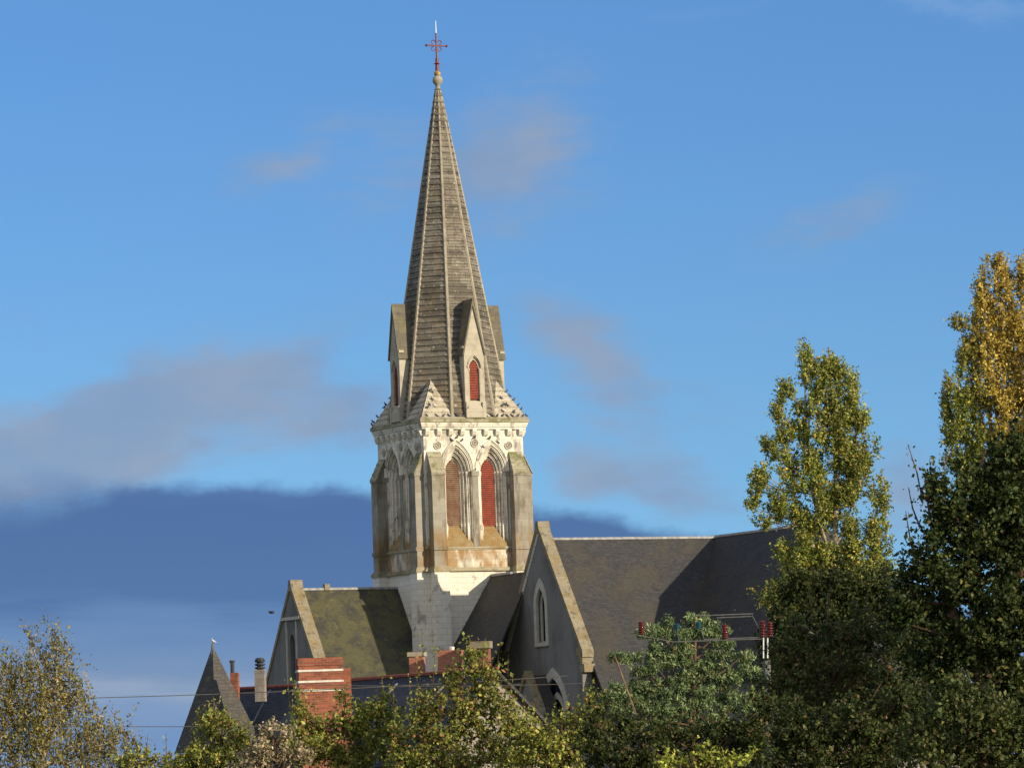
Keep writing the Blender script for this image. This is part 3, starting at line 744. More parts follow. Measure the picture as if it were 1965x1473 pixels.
# ------------------------------------------------------------------ pigeons
def loft(t, rings, n=8):
    vs = []
    for c, ru, rv, dr in rings:
        c = Vector(c); d = Vector(dr).normalized(); s = Vector((0, 1, 0)); w = d.cross(s).normalized()
        vs += [c+s*ru*math.cos(2*math.pi*j/n)+w*rv*math.sin(2*math.pi*j/n) for j in range(n)]
    k = len(rings)
    t.add(vs, [(i*n+j, i*n+(j+1) % n, (i+1)*n+(j+1) % n, (i+1)*n+j) for i in range(k-1) for j in range(n)]+[tuple(range(n))[::-1], tuple(range((k-1)*n, k*n))])
def pigeon_mesh(mat):
    t = MB()
    loft(t, [((-.20, 0, .06), .035, .008, (1, 0, .3)), ((-.12, 0, .085), .045, .02, (1, 0, .3)), ((-.06, 0, .11), .065, .055, (1, 0, .35)), ((.0, 0, .135), .075, .075, (1, 0, .5)),
             ((.06, 0, .17), .065, .07, (1, 0, .9)), ((.09, 0, .215), .038, .042, (.4, 0, 1)), ((.10, 0, .25), .036, .04, (.4, 0, 1)), ((.115, 0, .285), .034, .036, (.8, 0, .6)),
             ((.145, 0, .285), .018, .02, (1, 0, -.2)), ((.175, 0, .275), .004, .004, (1, 0, -.2))])
    for s in (-1, 1): t.tube([(.0, s*.03, .08), (.01, s*.03, .0), (.05, s*.03, .004)], [.012, .008, .006], 5)
    o = t.build('pigeon', mat, None, smooth=True)
    return o
pg = {'d': pigeon_mesh('pigeon_grey'), 'w': pigeon_mesh('pigeon_white')}
used = {'d': False, 'w': False}
RT = Matrix.Rotation(TH, 3, 'Z')
def pigeon(u, v, z, lab, kind='d', sc=.78):
    p = Vector((T0.x, T0.y, 0))+RT @ Vector(V(u, v, z))
    o = pg[kind]
    if used[kind]: o = o.copy(); COL.objects.link(o)
    used[kind] = True
    o.location = p; o.rotation_euler = (0, 0, random.choice((0, math.pi))+TH+random.uniform(-.7, .7)); s = sc*random.uniform(.95, 1.2); o.scale = (s, s, s)
    tag(o, lab, 'pigeon', 'pigeons perched on the church'); return o
ORD = ['first', 'second', 'third', 'fourth', 'fifth', 'sixth', 'seventh', 'eighth', 'ninth', 'tenth', 'eleventh', 'twelfth']
def tri(K, B, A, a, b):
    K, B, A = Vector(K), Vector(B), Vector(A); p = K+(B-K)*a+(A-K)*b; return p
for i, u in enumerate((-3.3, -2.6, -2.15, -1.75, -1.15, -.75, .45, .62, 1.0, 1.35, 1.65)):
    pigeon(u, 3.72, 24.52, ORD[i]+' pigeon from the left along the sunlit cornice ledge under the spire', 'w' if i == 8 else 'd')
for i, (u, z) in enumerate(((2.0, 24.52), (2.35, 24.52), (2.7, 24.52), (3.1, 24.52), (3.45, 24.52))):
    pigeon(u, 3.73, z, ORD[i]+' pigeon from the left on the ledge below the right corner slope')
Kn, Bn, An = (-3.72, 3.72, 24.5), (-1.42, 3.67, 24.5), (-2.3, 2.3, 27.0)
for i, (a, b) in enumerate(((.13, .20), (.35, .25), (.18, .28), (.22, .42), (.17, .62), (.08, .66))):
    p = tri(Kn, Bn, An, a, b); pigeon(p.x, p.y+.02, p.z+.05, ['low', 'rightmost', 'second lowest', 'middle', 'high', 'topmost'][i]+' pigeon on the sunlit face of the near corner slope', 'w' if i == 1 else 'd')
Kr, Br, Ar = (3.72, 3.72, 24.5), (1.42, 3.67, 24.5), (2.3, 2.3, 27.0)
for i, (a, b) in enumerate(((.30, .10), (.62, .12), (.32, .27), (.38, .29), (.5, .26), (.55, .45), (.33, .47), (.45, .66), (.30, .72))):
    if a+b < .97:
        p = tri(Kr, Br, Ar, a, b); pigeon(p.x, p.y+.02, p.z+.05, 'pigeon '+['low on', 'at lower left of', 'second lowest on', 'just right of a neighbour on', 'left of centre on', 'at the left edge of', 'in the middle of', 'high on', 'topmost on'][i]+' the right corner slope')
for i, b in enumerate((.0, .17, .28, .42, .53, .65)):
    pigeon(3.72-1.42*b, 3.72-1.42*b, 24.55+2.5*b, ORD[i]+' pigeon up the right outer edge of the tower corner slope')
for i, b in enumerate((.0, .06, .2, .43, .5, .66)):
    pigeon(-3.74+1.42*b, -3.74+1.42*b, 24.55+2.5*b, ORD[i]+' pigeon up the shaded left outer edge of the spire foot')
for i, (u, z) in enumerate(((-1.55, 23.0), (-1.2, 23.18), (-.85, 22.98))): pigeon(u, 3.58, z-.02, ORD[i]+' pigeon from the left on top of the left window arch')
for i, (u, z) in enumerate(((.65, 22.55), (1.1, 23.12), (1.7, 22.85))): pigeon(u, 3.58, z-.02, ORD[i]+' pigeon from the left on top of the right window arch')
pigeon(.05, 3.6, 23.14, 'pigeon sitting on the carved rosette between the two window arches')
pigeon(-.55, 3.85, 24.95, 'pigeon on the left foot of the sunlit spire dormer')
pigeon(.05, 3.55, 21.12, 'pigeon on the capital between the two belfry windows')

# ================================================================== HOUSES
DA = Vector((.66, -.75, 0)); DN = Vector((-.75, -.66, 0))          # ridge direction, downhill direction
def slab(t, a, b, c, d, th=.1):
    n = (b-a).cross(d-a).normalized()
    if n.z < 0: n = -n
    t.hexa([a, b, c, d], [q-n*th for q in (a, b, c, d)])
# house with a turret
A = at(408, 1238, 186); hA = empty('turret_house', (A.x, A.y, 0), label='dark slate house at left with a pointed turret roof and thin chimneys', cat='house')
LA = lambda p: Vector(p)-Vector((A.x, A.y, 0))
t = MB(); drop = 4.25; ap = Vector((0, 0, A.z))
cs = [Vector((-1.68, .3, A.z-drop)), Vector((.12, -1.7, A.z-drop)), Vector((1.95, .5, A.z-drop)), Vector((.2, 2.0, A.z-drop))]
for i in range(4):
    p, q = cs[i], cs[(i+1) % 4]
    t.add([p, q, ap], [(0, 1, 2)])
t.m = 1; t.hexa([Vector((c.x*.94, c.y*.94, 0)) for c in cs], [Vector((c.x*.94, c.y*.94, c.z-.02)) for c in cs])
tr = t.build('turret', ['turret_slate', 'rubble_render'], hA)
t = MB(); t.tube([ap-Vector((0, 0, .5)), ap+Vector((0, 0, .12))], [.13, .03], 6); t.build('finial', 'lead_ridge', tr)
a = LA(at(425, 1324, 190)); b = a+DA*9.0; zr = a.z
t = MB(); run, fall = 2.4, 3.4
slab(t, a, b, b+DN*run-Vector((0, 0, fall)), a+DN*run-Vector((0, 0, fall)))
slab(t, a, b, b-DN*run-Vector((0, 0, fall)), a-DN*run-Vector((0, 0, fall)))
rf = t.build('roof', 'house_slate', hA)
t = MB(); t.tube([a+Vector((0, 0, .03)), b+Vector((0, 0, .03))], .07, 6); t.build('ridge', 'clay_ridge', rf)
t = MB(); q = run*.92
ft = lambda p: Vector((p.x, p.y, 0))
zw = zr-fall-.05
t.hexa([ft(a+DN*q), ft(b+DN*q), ft(b-DN*q), ft(a-DN*q)], [ft(p)+Vector((0, 0, zw)) for p in (a+DN*q, b+DN*q, b-DN*q, a-DN*q)])
t.build('wall', 'rubble_render', hA)
def chimney(parent, L, px, pyt, pyb, wpx, d, mat, cap=None, rz=-.2, name='chimney', base=0.6, deep=None):
    c = LA_(L, at(px, pyb, d)); w = wpx*d/FPX/2; h = (pyb-pyt)*d/FPX; dp = deep or w*.8
    t = MB(); rot = Matrix.Rotation(rz, 3, 'Z')
    def bx(w_, d_, z0, z1):
        cc = [Vector((sx*w_, sy*d_, 0)) for sx, sy in ((-1, -1), (1, -1), (1, 1), (-1, 1))]
        t.hexa([c+rot @ q+Vector((0, 0, z0)) for q in cc], [c+rot @ q+Vector((0, 0, z1)) for q in cc])
    bx(w, dp, -base, h*(.72 if cap else 1))
    if cap: t.m = 1; bx(w*1.22, dp*1.22, h*.72, h)
    else: t.m = 1 if cap else 0; bx(w*1.05, dp*1.05, h*.86, h*.97)
    o = t.build(name, [mat, cap or mat], parent); return o, c, w, h
def LA_(org, p): return Vector(p)-Vector((org.x, org.y, 0))
# red flue with a thin pipe, grey stack with a louvred cowl
o, c, w, h = chimney(hA, A, 451, 1290, 1322, 15, 187, 'red_brick', None)
t = MB(); t.tube([c+Vector((-.08, 0, h-.05)), c+Vector((-.08, 0, h+.42))], .085, 8); t.tube([c+Vector((-.08, 0, h+.42)), c+Vector((-.08, 0, h+.5))], .12, 8); t.build('pipe', 'dark_metal', o)
o, c, w, h = chimney(hA, A, 500, 1284, 1316, 19, 184, 'rubble_render', None)
t = MB()
for i in range(3): t.lathe([(.17, 0), (.21, .04), (.21, .07), (.17, .09)], c+Vector((0, 0, h+.02+.13*i)), 10)
t.lathe([(.12, 0), (.12, .38)], c+Vector((0, 0, h-.01)), 10); t.lathe([(.2, 0), (.16, .08), (.05, .1)], c+Vector((0, 0, h+.37)), 10)
t.build('cowl', 'dark_metal', o)
# pale valley flashing on the dark roof
t = MB(); a1 = a+DA*3.3; t.tube([a1+Vector((0, 0, -.1))+DN*.05, a1+DN*run*.98-Vector((0, 0, fall*.98))], .06, 5); t.build('flashing', 'lead_ridge', rf)

# long slate house
B = at(655, 1311, 168); hB = empty('slate_house', (B.x, B.y, 0), label='long low slate house before the church with three brick chimneys and a rendered gable', cat='house')
a = LA_(B, at(560, 1318, 170)); a = LA_(B, B); a0_ = a-DA*1.6
L = 10.2; b = a+DA*8.6
b = LA_(B, at(955, 1284, 168-6.6)); dirB = (b-a0_); dirB.z = 0; DB = dirB.normalized(); DM = Vector((-DB.y, DB.x, 0)); DM = DM if DM.y < 0 else -DM
zr = b.z; a0_.z = zr-.12
run, fall = 3.9, 3.2
t = MB()
slab(t, a0_, b, b+DM*run-Vector((0, 0, fall)), a0_+DM*run-Vector((0, 0, fall)))
slab(t, a0_, b, b-DM*run-Vector((0, 0, fall)), a0_-DM*run-Vector((0, 0, fall)))
rf = t.build('roof', 'house_slate', hB)
t = MB(); t.tube([a0_+Vector((0, 0, .04)), b+Vector((0, 0, .04))], .075, 6); t.build('ridge', 'clay_ridge', rf)
t = MB()
for fr in (.2, .5, .78):
    q = a0_.lerp(b, fr); t.tube([q+DM*.3-Vector((0, 0, .24)), q+DM*run*.96-Vector((0, 0, fall*.96))], .055, 5)
t.build('flashing', 'lead_ridge', rf)
t = MB(); q = run*.93
e1 = b-DB*.25; zl = -fall*.93-.12
t.hexa([ft(e1+DM*q), ft(e1-DM*q), ft(a0_-DM*q), ft(a0_+DM*q)], [p+Vector((0, 0, zl)) for p in (e1+DM*q, e1-DM*q, a0_-DM*q, a0_+DM*q)])
t.hexa([e1+DM*q+Vector((0, 0, zl)), e1-DM*q+Vector((0, 0, zl)), e1-Vector((0, 0, .15))], [p-DB*.4 for p in (e1+DM*q+Vector((0, 0, zl)), e1-DM*q+Vector((0, 0, zl)), e1-Vector((0, 0, .15)))])
t.build('wall', 'rubble_render', hB)
for (px, p0, p1, w_, mt, cp, d) in ((801, 1250, 1282, 27, 'pink_brick', 'moss_slab', 166), (865, 1247, 1277, 43, 'pink_brick', None, 165), (925, 1230, 1279, 31, 'red_brick', 'coping_stone', 164)):
    chimney(hB, B, px, p0, p1, w_, d, mt, cp)
t = MB(); c = LA_(B, at(867, 1247, 165)); t.lathe([(.09, -.05), (.1, .12), (.085, .13)], c, 8); t.build('chimney_pot', 'white_mortar', hB)
# tall brick stack with pale bands
c = at(612, 1262, 150); wS = 84*150/FPX/2
st = empty('brick_chimney_stack', (c.x, c.y, 0), R_(8), label='tall wide red brick chimney stack with three white mortar bands', cat='chimney')
t = MB(); t.box(-wS, wS, -.42, .5, 0, c.z-.25); t.box(-wS-.03, wS+.03, -.45, .53, c.z-.25, c.z-.05); t.box(-wS-.01, wS+.01, -.43, .51, c.z-.05, c.z)
t.build('stack', 'red_brick', st)
for zpx in (1286, 1307, 1324):
    zz_ = at(612, zpx, 150).z; t = MB(); t.box(-wS-.025, wS+.025, -.445, .525, zz_-.035, zz_+.03); t.build('band', 'white_mortar', st)
t = MB(); t.box(wS+.02, wS+.34, .25, .85, 0, c.z-.34); t.build('side_flue', 'red_brick', st)

# bird on the turret, bird in flight
o = pg['w'].copy(); COL.objects.link(o); o.location = at(410, 1239, 186)+Vector((0, 0, .1)); o.rotation_euler = (0, 0, 2.6); o.scale = (.7,)*3
tag(o, 'white pigeon standing on the tip of the turret roof', 'pigeon')
t = MB(); loft(t, [((-.2, 0, 0), .03, .01, (1, 0, 0)), ((-.1, 0, 0), .05, .04, (1, 0, 0)), ((.03, 0, 0), .06, .06, (1, 0, 0)), ((.14, 0, .02), .035, .035, (1, 0, 0)), ((.2, 0, .02), .006, .006, (1, 0, 0))])
for s in (-1, 1):
    t.hexa([(.08, s*.04, .02), (-.06, s*.04, .02), (-.12, s*.28, .09), (-.06, s*.34, .08), (.04, s*.2, .09)], [(.08, s*.04, .035), (-.06, s*.04, .03), (-.12, s*.28, .1), (-.06, s*.34, .09), (.04, s*.2, .105)])
o = t.build('flying_bird', 'pigeon_grey', None); o.location = at(521, 1175, 210); o.rotation_euler = (0, .1, -.3); o.scale = (.85,)*3
tag(o, 'small dark bird flying in the sky left of the left church gable', 'bird')

# ================================================================== wires and railway fittings
def wire(x0, y0, d0, x1, y1, d1, sag, r, lab):
    p, q = at(x0, y0, d0), at(x1, y1, d1); n = 24
    pts = [p.lerp(q, i/n)-Vector((0, 0, sag*4*(i/n)*(1-i/n))) for i in range(n+1)]
    t = MB(); t.tube(pts, r, 5); o = t.build('overhead_wire', 'wire', None, uv=False)
    tag(o, lab, 'wire', 'overhead wires crossing in front of the houses')
wire(-60, 1343, 118, 1090, 1296, 118, .10, .011, 'upper thin wire running past the birch and the turret roof')
wire(-60, 1392, 118, 1200, 1388, 118, .04, .010, 'lower thin wire crossing in front of the turret house roof')
wire(560, 1312, 116, 1130, 1310, 116, .06, .008, 'thin wire passing just behind the top of the central bush')
mp = at(1471, 1262, 100)
mast = empty('railway_mast', (mp.x, mp.y, 0), label='grey overhead line mast with horizontal rods and dark red ribbed insulators beside the conifer', cat='mast')
t = MB(); t.tube([(0, .1, 0), (0, .1, mp.z-.05)], [.11, .09], 8); t.build('post', 'grey_post', mast)
Lm = lambda px, py, d=100: LA_(mp, at(px, py, d))
t = MB()
for (x0, y0, x1, y1) in ((1290, 1231, 1468, 1225), (1352, 1226, 1468, 1222), (1340, 1181, 1445, 1177), (1375, 1185, 1442, 1182)):
    t.tube([Lm(x0, y0), Lm(x1, y1)], .013, 6)
t.tube([Lm(1443, 1180), Lm(1468, 1226)], .009, 6); t.tube([Lm(1231, 1219), Lm(1292, 1231)], .010, 6); t.tube([Lm(1345, 1207), Lm(1352, 1228)], .008, 6); t.tube([Lm(1299, 1208), Lm(1303, 1231)], .008, 6)
t.build('bracket_arm', 'grey_post', mast)
def insulator(px, y0, y1, mat):
    t = MB(); top, bot = Lm(px, y0), Lm(px, y1); h = top.z-bot.z; n = 6; pr = []
    for i in range(n):
        z = h*i/n; pr += [(.045, z), (.078, z+h/n*.35), (.074, z+h/n*.55), (.04, z+h/n*.8)]
    pr += [(.04, h)]
    t.lathe(pr, bot, 10); return t.build('insulator', mat, mast, smooth=True)
insulator(1464, 1190, 1222, 'insulator_red'); insulator(1478, 1192, 1222, 'insulator_red'); insulator(1231, 1192, 1217, 'insulator_red'); insulator(1391, 1197, 1225, 'insulator_red')
insulator(1299, 1196, 1207, 'insulator_teal'); insulator(1341, 1192, 1206, 'insulator_teal')
t = MB()
for px in (1465, 1473): t.tube([Lm(px, 1222), Lm(px, 1262)], .015, 6)
t.build('rod', 'white_metal', mast)
t = MB(); p, q = at(1180, 1258, 88), at(1216, 1358, 87); q.z = min(q.z, 4); dirp = (q-p); k = (p.z-0)/(p.z-q.z); t.tube([p, p+dirp*k], [.016, .02], 6)
tag(t.build('leaning_pole', 'pole_wood', None), 'thin brown wooden pole leaning in front of the conifer', 'pole')

# ================================================================== PLANTS
def leaf_mesh(name, cen, size, cols, mat, parent, asp=.6, updir=None, spread=1.0, jit=.42):
    n = len(cen)
    t = rng.normal(size=(n, 3)); 
    if updir is not None: t = t*spread+updir
    t /= np.linalg.norm(t, axis=1, keepdims=True)+1e-9
    b = np.cross(t, rng.normal(size=(n, 3))); b /= np.linalg.norm(b, axis=1, keepdims=True)+1e-9
    nn = np.cross(t, b)
    L = (size*(1+jit*rng.normal(size=n))).clip(size*.4, size*2.0)[:, None]; Wd_ = L*asp
    v = np.empty((n, 4, 3)); v[:, 0] = cen-t*L*.5; v[:, 1] = cen+b*Wd_*.5+nn*Wd_*.15; v[:, 2] = cen+t*L*.5; v[:, 3] = cen-b*Wd_*.5+nn*Wd_*.15
    me = bpy.data.meshes.new(name); me.vertices.add(4*n); me.vertices.foreach_set('co', v.reshape(-1).astype(np.float32))
    me.loops.add(4*n); me.loops.foreach_set('vertex_index', np.arange(4*n, dtype=np.int32))
    me.polygons.add(n); me.polygons.foreach_set('loop_start', np.arange(0, 4*n, 4, dtype=np.int32))
    me.update(calc_edges=True)
    ca = me.color_attributes.new('leaf_color', 'FLOAT_COLOR', 'POINT')
    c4 = np.ones((n, 4, 4), np.float32); c4[:, :, :3] = np.clip(cols, 0.004, 1)[:, None, :]
    ca.data.foreach_set('color', c4.reshape(-1))
    me.materials.append(MATS[mat])
    o = bpy.data.objects.new(name, me); COL.objects.link(o); o.parent = parent
    return o
def pal(cols, n):
    """random leaf colours blended from a palette of (rgb, weight)"""
    ws = np.array([w for _, w in cols], float); ws /= ws.sum()
    i = rng.choice(len(cols), n, p=ws); base = np.array([c for c, _ in cols])[i]
    return base*(1+.22*rng.normal(size=(n, 1)))
def plant(name, label, cat, d, blobs, leaf, palette, cover=2.2, leaders=None, bark='bark_brown', depth=1.0, trunk_px=None, clump=.34,
          shoots=(), asp=.6, colfn=None, group=None, mat='leaf', tubes=90, up=None, spread=1.0, stem_r=.012, hang=0.0, trunk_r=.12, part='crown', vstretch=1.0, gain=1.6, twig=(6, (0, 0, .5), .6, 11)):
    s = d/FPX
    allx = [b[0] for b in blobs]; bx = trunk_px if trunk_px else sum(allx)/len(allx)
    base = at(bx, 1473, d)
    root = empty(name, (base.x, base.y, 0), label=label, cat=cat, group=group)
    org = np.array([base.x, base.y, 0.0])
    cen = []; fac = []; clumps = []
    lp = leaf/s; la = lp*lp*asp*.5*.55
    for bl in blobs:
        cx, cy, rx, ry = bl[:4]; cv = cover*(bl[4] if len(bl) > 4 else 1.0)
        n = int(math.pi*rx*ry*cv/la); k = int(min(60, max(3, rx*ry/max(7, clump*min(rx, ry))**2*1.5)))
        c0 = np.array(at(cx, cy, d))
        dr = rng.normal(size=(k, 3)); dr /= np.linalg.norm(dr, axis=1, keepdims=True)
        rad = rng.random((k, 1))**.45
        sub = c0+dr*rad*np.array([rx*s, (rx+ry)*.5*s*depth, ry*s])*.95
        sg = np.array([clump*rx*s, clump*(rx+ry)*.5*s*depth, clump*ry*s*vstretch])
        w = rng.random(k)**1.2+.10; w /= w.sum()
        per = twig[3]; nt_ = max(3, n//per); ti = rng.choice(k, nt_, p=w)
        off = rng.normal(size=(nt_, 3))
        org_t = sub[ti]+off*sg*.48
        dr_t = off*.9+np.array(twig[1])+rng.normal(size=(nt_, 3))*twig[2]
        dr_t /= np.linalg.norm(dr_t, axis=1, keepdims=True)
        ln = leaf*twig[0]*(.5+rng.random(nt_))
        tt = rng.random((nt_, per))-.5
        P_ = org_t[:, None, :]+dr_t[:, None, :]*(ln[:, None]*tt)[:, :, None]+rng.normal(size=(nt_, per, 3))*leaf*.32
        cen.append(P_.reshape(-1, 3)); clumps += list(sub)
        fac.append(np.repeat(rng.normal(size=k)[ti]+.7*rng.normal(size=nt_), per))
    tw = MB()
    for (sx_, yt, yb, lean) in shoots:
        p1, p0 = np.array(at(sx_+lean, yt, d+rng.normal()*.3)), np.array(at(sx_, yb, d)); m = max(6, int((yb-yt)/lp*1.7))
        q = rng.random(m)[:, None]; cen.append(p0+(p1-p0)*q+rng.normal(size=(m, 3))*lp*s*.55); fac.append(np.ones(m)*.5)
        tw.tube([p0-org, (p0+p1)/2-org+rng.normal(size=3)*.02, p1-org], [stem_r, stem_r*.8, stem_r*.4], 4, cap=False)
    cen = np.concatenate(cen); fac = np.concatenate(fac)
    if False:
        cen[:, 2] -= rng.exponential(hang, len(cen)); cen[:, 0] += 0
    cen[:, 2] = np.maximum(cen[:, 2], .05)
    cols = pal(palette, len(cen))
    if colfn is not None: cols = colfn(cols, cen, s)
    cols = cols*gain*np.clip(1+.17*fac[:, None], .35, 1.7)
    leaf_mesh(part, cen-org, leaf, cols, mat, root, asp, up, spread)
    # wood
    if leaders is None: leaders = [[(bx, 1700), (bx, (min(b[1] for b in blobs)+1473)/2)]]
    nodes = []
    for ld in leaders:
        pts = [np.array(at(px_, py_, d)) for px_, py_ in ld]
        pts[0][2] = max(pts[0][2], -.05)
        if ld is leaders[0]: pts[0][2] = -.1
        m = len(pts); r0 = trunk_r*(1 if ld is leaders[0] else .55)
        tw.tube([p-org for p in pts], [r0*(1-.82*i/(m-1)) for i in range(m)], 7, cap=False)
        for i in range(m-1):
            for q in np.linspace(0, 1, 8): nodes.append(pts[i]+(pts[i+1]-pts[i])*q)
    nodes = np.array(nodes)
    cl = np.array(clumps); pick = rng.permutation(len(cl))[:tubes]
    for i in pick:
        c = cl[i]; dd = nodes-c; cost = np.linalg.norm(dd, axis=1)+np.where(dd[:, 2] > -.05, 3.0, 0)+np.abs(dd[:, 2]+.9*np.linalg.norm(dd[:, :2], axis=1))*.6
        nb = nodes[np.argmin(cost)]
        mid = (nb+c)/2+np.array([0, 0, -.12*np.linalg.norm(c-nb)])+rng.normal(size=3)*.05
        tw.tube([nb-org, mid-org, c-org], [stem_r*2.0, stem_r*1.4, stem_r*.5], 4, cap=False)
    tw.build('trunk' if cat == 'tree' else 'stem', bark, root, uv=False, recalc=False)
    return root

G1, G2, G3 = (.085, .115, .022), (.055, .085, .018), (.15, .16, .030)
YEL, OCR, BRN = (.30, .24, .035), (.30, .17, .03), (.16, .095, .04)
# tall green poplar
POP = [(1592, 705, 30, 38), (1548, 700, 20, 38), (1622, 745, 26, 40), (1570, 760, 36, 40), (1507, 745, 14, 28), (1492, 785, 16, 26), (1532, 785, 12, 18), (1600, 800, 40, 45), (1640, 810, 24, 40),
       (1560, 845, 34, 42), (1512, 835, 22, 28), (1478, 860, 18, 28), (1610, 880, 45, 50), (1660, 875, 28, 42), (1510, 905, 26, 40, .8), (1455, 930, 22, 34), (1555, 925, 38, 45), (1440, 968, 16, 16),
       (1688, 945, 22, 28), (1640, 950, 36, 45), (1590, 980, 40, 50), (1500, 965, 32, 34), (1465, 1002, 18, 14), (1535, 1010, 40, 36), (1685, 1020, 24, 40), (1640, 1030, 34, 40), (1580, 1060, 48, 46),
       (1520, 1070, 36, 44), (1690, 1075, 34, 40), (1630, 1100, 44, 50), (1550, 1130, 60, 56), (1650, 1150, 60, 50), (1500, 1150, 40, 50, .8)]
plant('poplar_tree', 'tall green poplar with open crown rising behind the right end of the church roof', 'tree', 150, POP, .070, [(G1, 2.6), (G2, 1.6), (G3, 2.6), ((.21, .20, .075), 2.2), (YEL, .8), (OCR, .35)], 3.3,
      [[(1600, 1500), (1600, 1150), (1605, 950), (1600, 820), (1590, 665)], [(1600, 1100), (1560, 950), (1545, 800), (1545, 690)], [(1590, 1120), (1525, 960), (1500, 830), (1505, 725)], [(1605, 1050), (1650, 930), (1640, 800), (1620, 720)], [(1605, 1120), (1680, 1000), (1690, 930)]],
      'bark_pale', .8, 1600, .42, tubes=150, stem_r=.016, trunk_r=.13, gain=2.1, twig=(5, (0, 0, 1.3), .5, 13), up=np.array([0, 0, -.3]), vstretch=1.25)
def gold(cols, cen, s):
    # leaves turn gold from the top of the crown down
    f = 1/(1+np.exp(-((cen[:, 2]-13.6+2.6*np.clip((cen[:, 0]-13.7)/.9, 0, 1))+1.2*np.sin(cen[:, 0]*2.1+1)+.9*rng.normal(size=len(cen)))*1.5))
    g = pal([((.32, .235, .045), 3), ((.25, .17, .034), 2), ((.36, .29, .085), 2.0), ((.15, .13, .035), 1.8)], len(cen))
    return cols*(1-f[:, None])+g*f[:, None]
GP = [(1912, 505, 12, 24), (1927, 545, 20, 45), (1885, 555, 17, 45), (1893, 510, 7, 20, .4), (1962, 550, 12, 60), (1930, 620, 24, 50), (1884, 615, 20, 48), (1843, 622, 17, 16), (1862, 660, 20, 30), (1880, 690, 26, 40), (1935, 690, 26, 48), (1965, 650, 18, 50), (1850, 700, 18, 30, .8),
      (1815, 770, 13, 42), (1845, 770, 22, 45), (1880, 770, 28, 45), (1925, 780, 32, 50), (1965, 760, 26, 60), (1830, 830, 28, 45), (1875, 850, 36, 50), (1930, 860, 36, 50), (1970, 850, 30, 60), (1850, 910, 40, 50), (1910, 930, 46, 60), (1960, 950, 40, 60),
      (1905, 600, 14, 34), (1905, 665, 22, 40), (1902, 745, 26, 40), (1948, 640, 16, 50), (2000, 700, 30, 120), (2010, 850, 36, 120), (1900, 1010, 60, 60), (1980, 1020, 50, 70)]
plant('poplar_tree', 'tall poplar at the right edge with golden yellow autumn leaves on top', 'tree', 140, GP, .070, [(G1, 3), (G2, 2), (G3, 2.5), ((.20, .20, .07), 1.6), (YEL, .6)], 3.2,
      [[(1915, 1500), (1915, 1050), (1912, 850), (1916, 700), (1922, 490)], [(1915, 950), (1895, 760), (1885, 600), (1890, 510)], [(1912, 900), (1870, 760), (1845, 640)], [(1915, 1000), (1950, 800), (1962, 540)], [(1912, 1000), (1840, 880), (1815, 740)]],
      'bark_grey', .8, 1915, .38, tubes=150, stem_r=.016, trunk_r=.13, gain=1.9, twig=(5.5, (0, 0, 1.8), .45, 13), colfn=gold, up=np.array([0, 0, -.3]), vstretch=1.3)
# dark dense tree in front at right
DT = [(1920, 880, 34, 36), (1955, 885, 46, 56), (1795, 925, 26, 32), (1850, 965, 54, 40), (1900, 930, 40, 40), (1940, 970, 60, 60), (1820, 970, 44, 46), (1790, 1020, 28, 40), (1860, 1040, 70, 60), (1940, 1060, 70, 70), (1780, 1075, 36, 40), (1745, 1115, 30, 30),
      (1820, 1120, 64, 60), (1900, 1150, 80, 70), (1970, 1170, 60, 80), (1770, 1170, 50, 46), (1850, 1230, 80, 66), (1950, 1260, 80, 80), (1790, 1260, 60, 56), (1720, 1190, 34, 40), (2010, 1000, 50, 120), (2020, 1200, 50, 120), (1880, 1330, 100, 70), (1980, 1370, 70, 80)]
plant('hawthorn_tree', 'big dark green dense tree filling the right edge below the golden poplar', 'tree', 66, DT, .066, [((.045, .065, .016), 3), ((.030, .048, .012), 3), ((.085, .10, .025), 1.5), ((.16, .15, .04), .5)], 3.3,
      [[(1880, 1600), (1880, 1250), (1870, 1000), (1890, 860)], [(1880, 1300), (1800, 1100), (1780, 960)], [(1880, 1280), (1960, 1100), (1960, 900)]], 'bark_brown', 1.0, 1880, .34, tubes=110, stem_r=.014, trunk_r=.13, gain=1.05,
      shoots=[(1770, 852, 960, -28), (1765, 935, 1010, -22), (1752, 980, 1060, -14), (1790, 880, 940, -6), (1740, 1050, 1110, -10), (1810, 850, 900, 4)])
# blue-green conifer
CB = []
for lv in range(11):
    yy = 1192+lv*21; half = 85+lv*13
    for sd in (-1, 1):
        ln = half*random.uniform(.72, 1.12)*(1.0 if sd < 0 else .80)
        droop = random.uniform(4, 20)
        n_p = max(3, int(ln/26))
        for q in range(n_p):
            f = (q+.7)/n_p
            if random.random() < .14: continue
            CB.append((1335+sd*ln*f, yy+droop*f*f*1.4+random.uniform(-5, 5), random.uniform(13, 24), random.uniform(6.5, 11), random.uniform(.8, 1.2)))
for q in range(14): CB.append((1335+random.uniform(-30, 30), 1205+q*14, random.uniform(14, 22), random.uniform(8, 11), 1.2))
for q in range(34):
    CB.append((random.uniform(1150+max(0, 60-q*4), 1440), random.uniform(1250, 1400), random.uniform(16, 26), random.uniform(8, 12), 1.0))
plant('conifer_tree', 'broad blue green conifer with puffy layered branches below the long church roof', 'tree', 106, CB, .085, [((.105, .145, .062), 3), ((.062, .092, .038), 2.2), ((.15, .185, .082), 2.0), ((.16, .11, .05), .3)], 3.4,
      [[(1330, 1500), (1330, 1350), (1335, 1200)]], 'bark_brown', 1.0, 1330, .42, tubes=60, stem_r=.014, trunk_r=.13, gain=1.65, mat='needle', asp=.24, twig=(2.2, (0, -.2, .5), .7, 14), up=np.array([0, -.3, .7]), spread=.9)
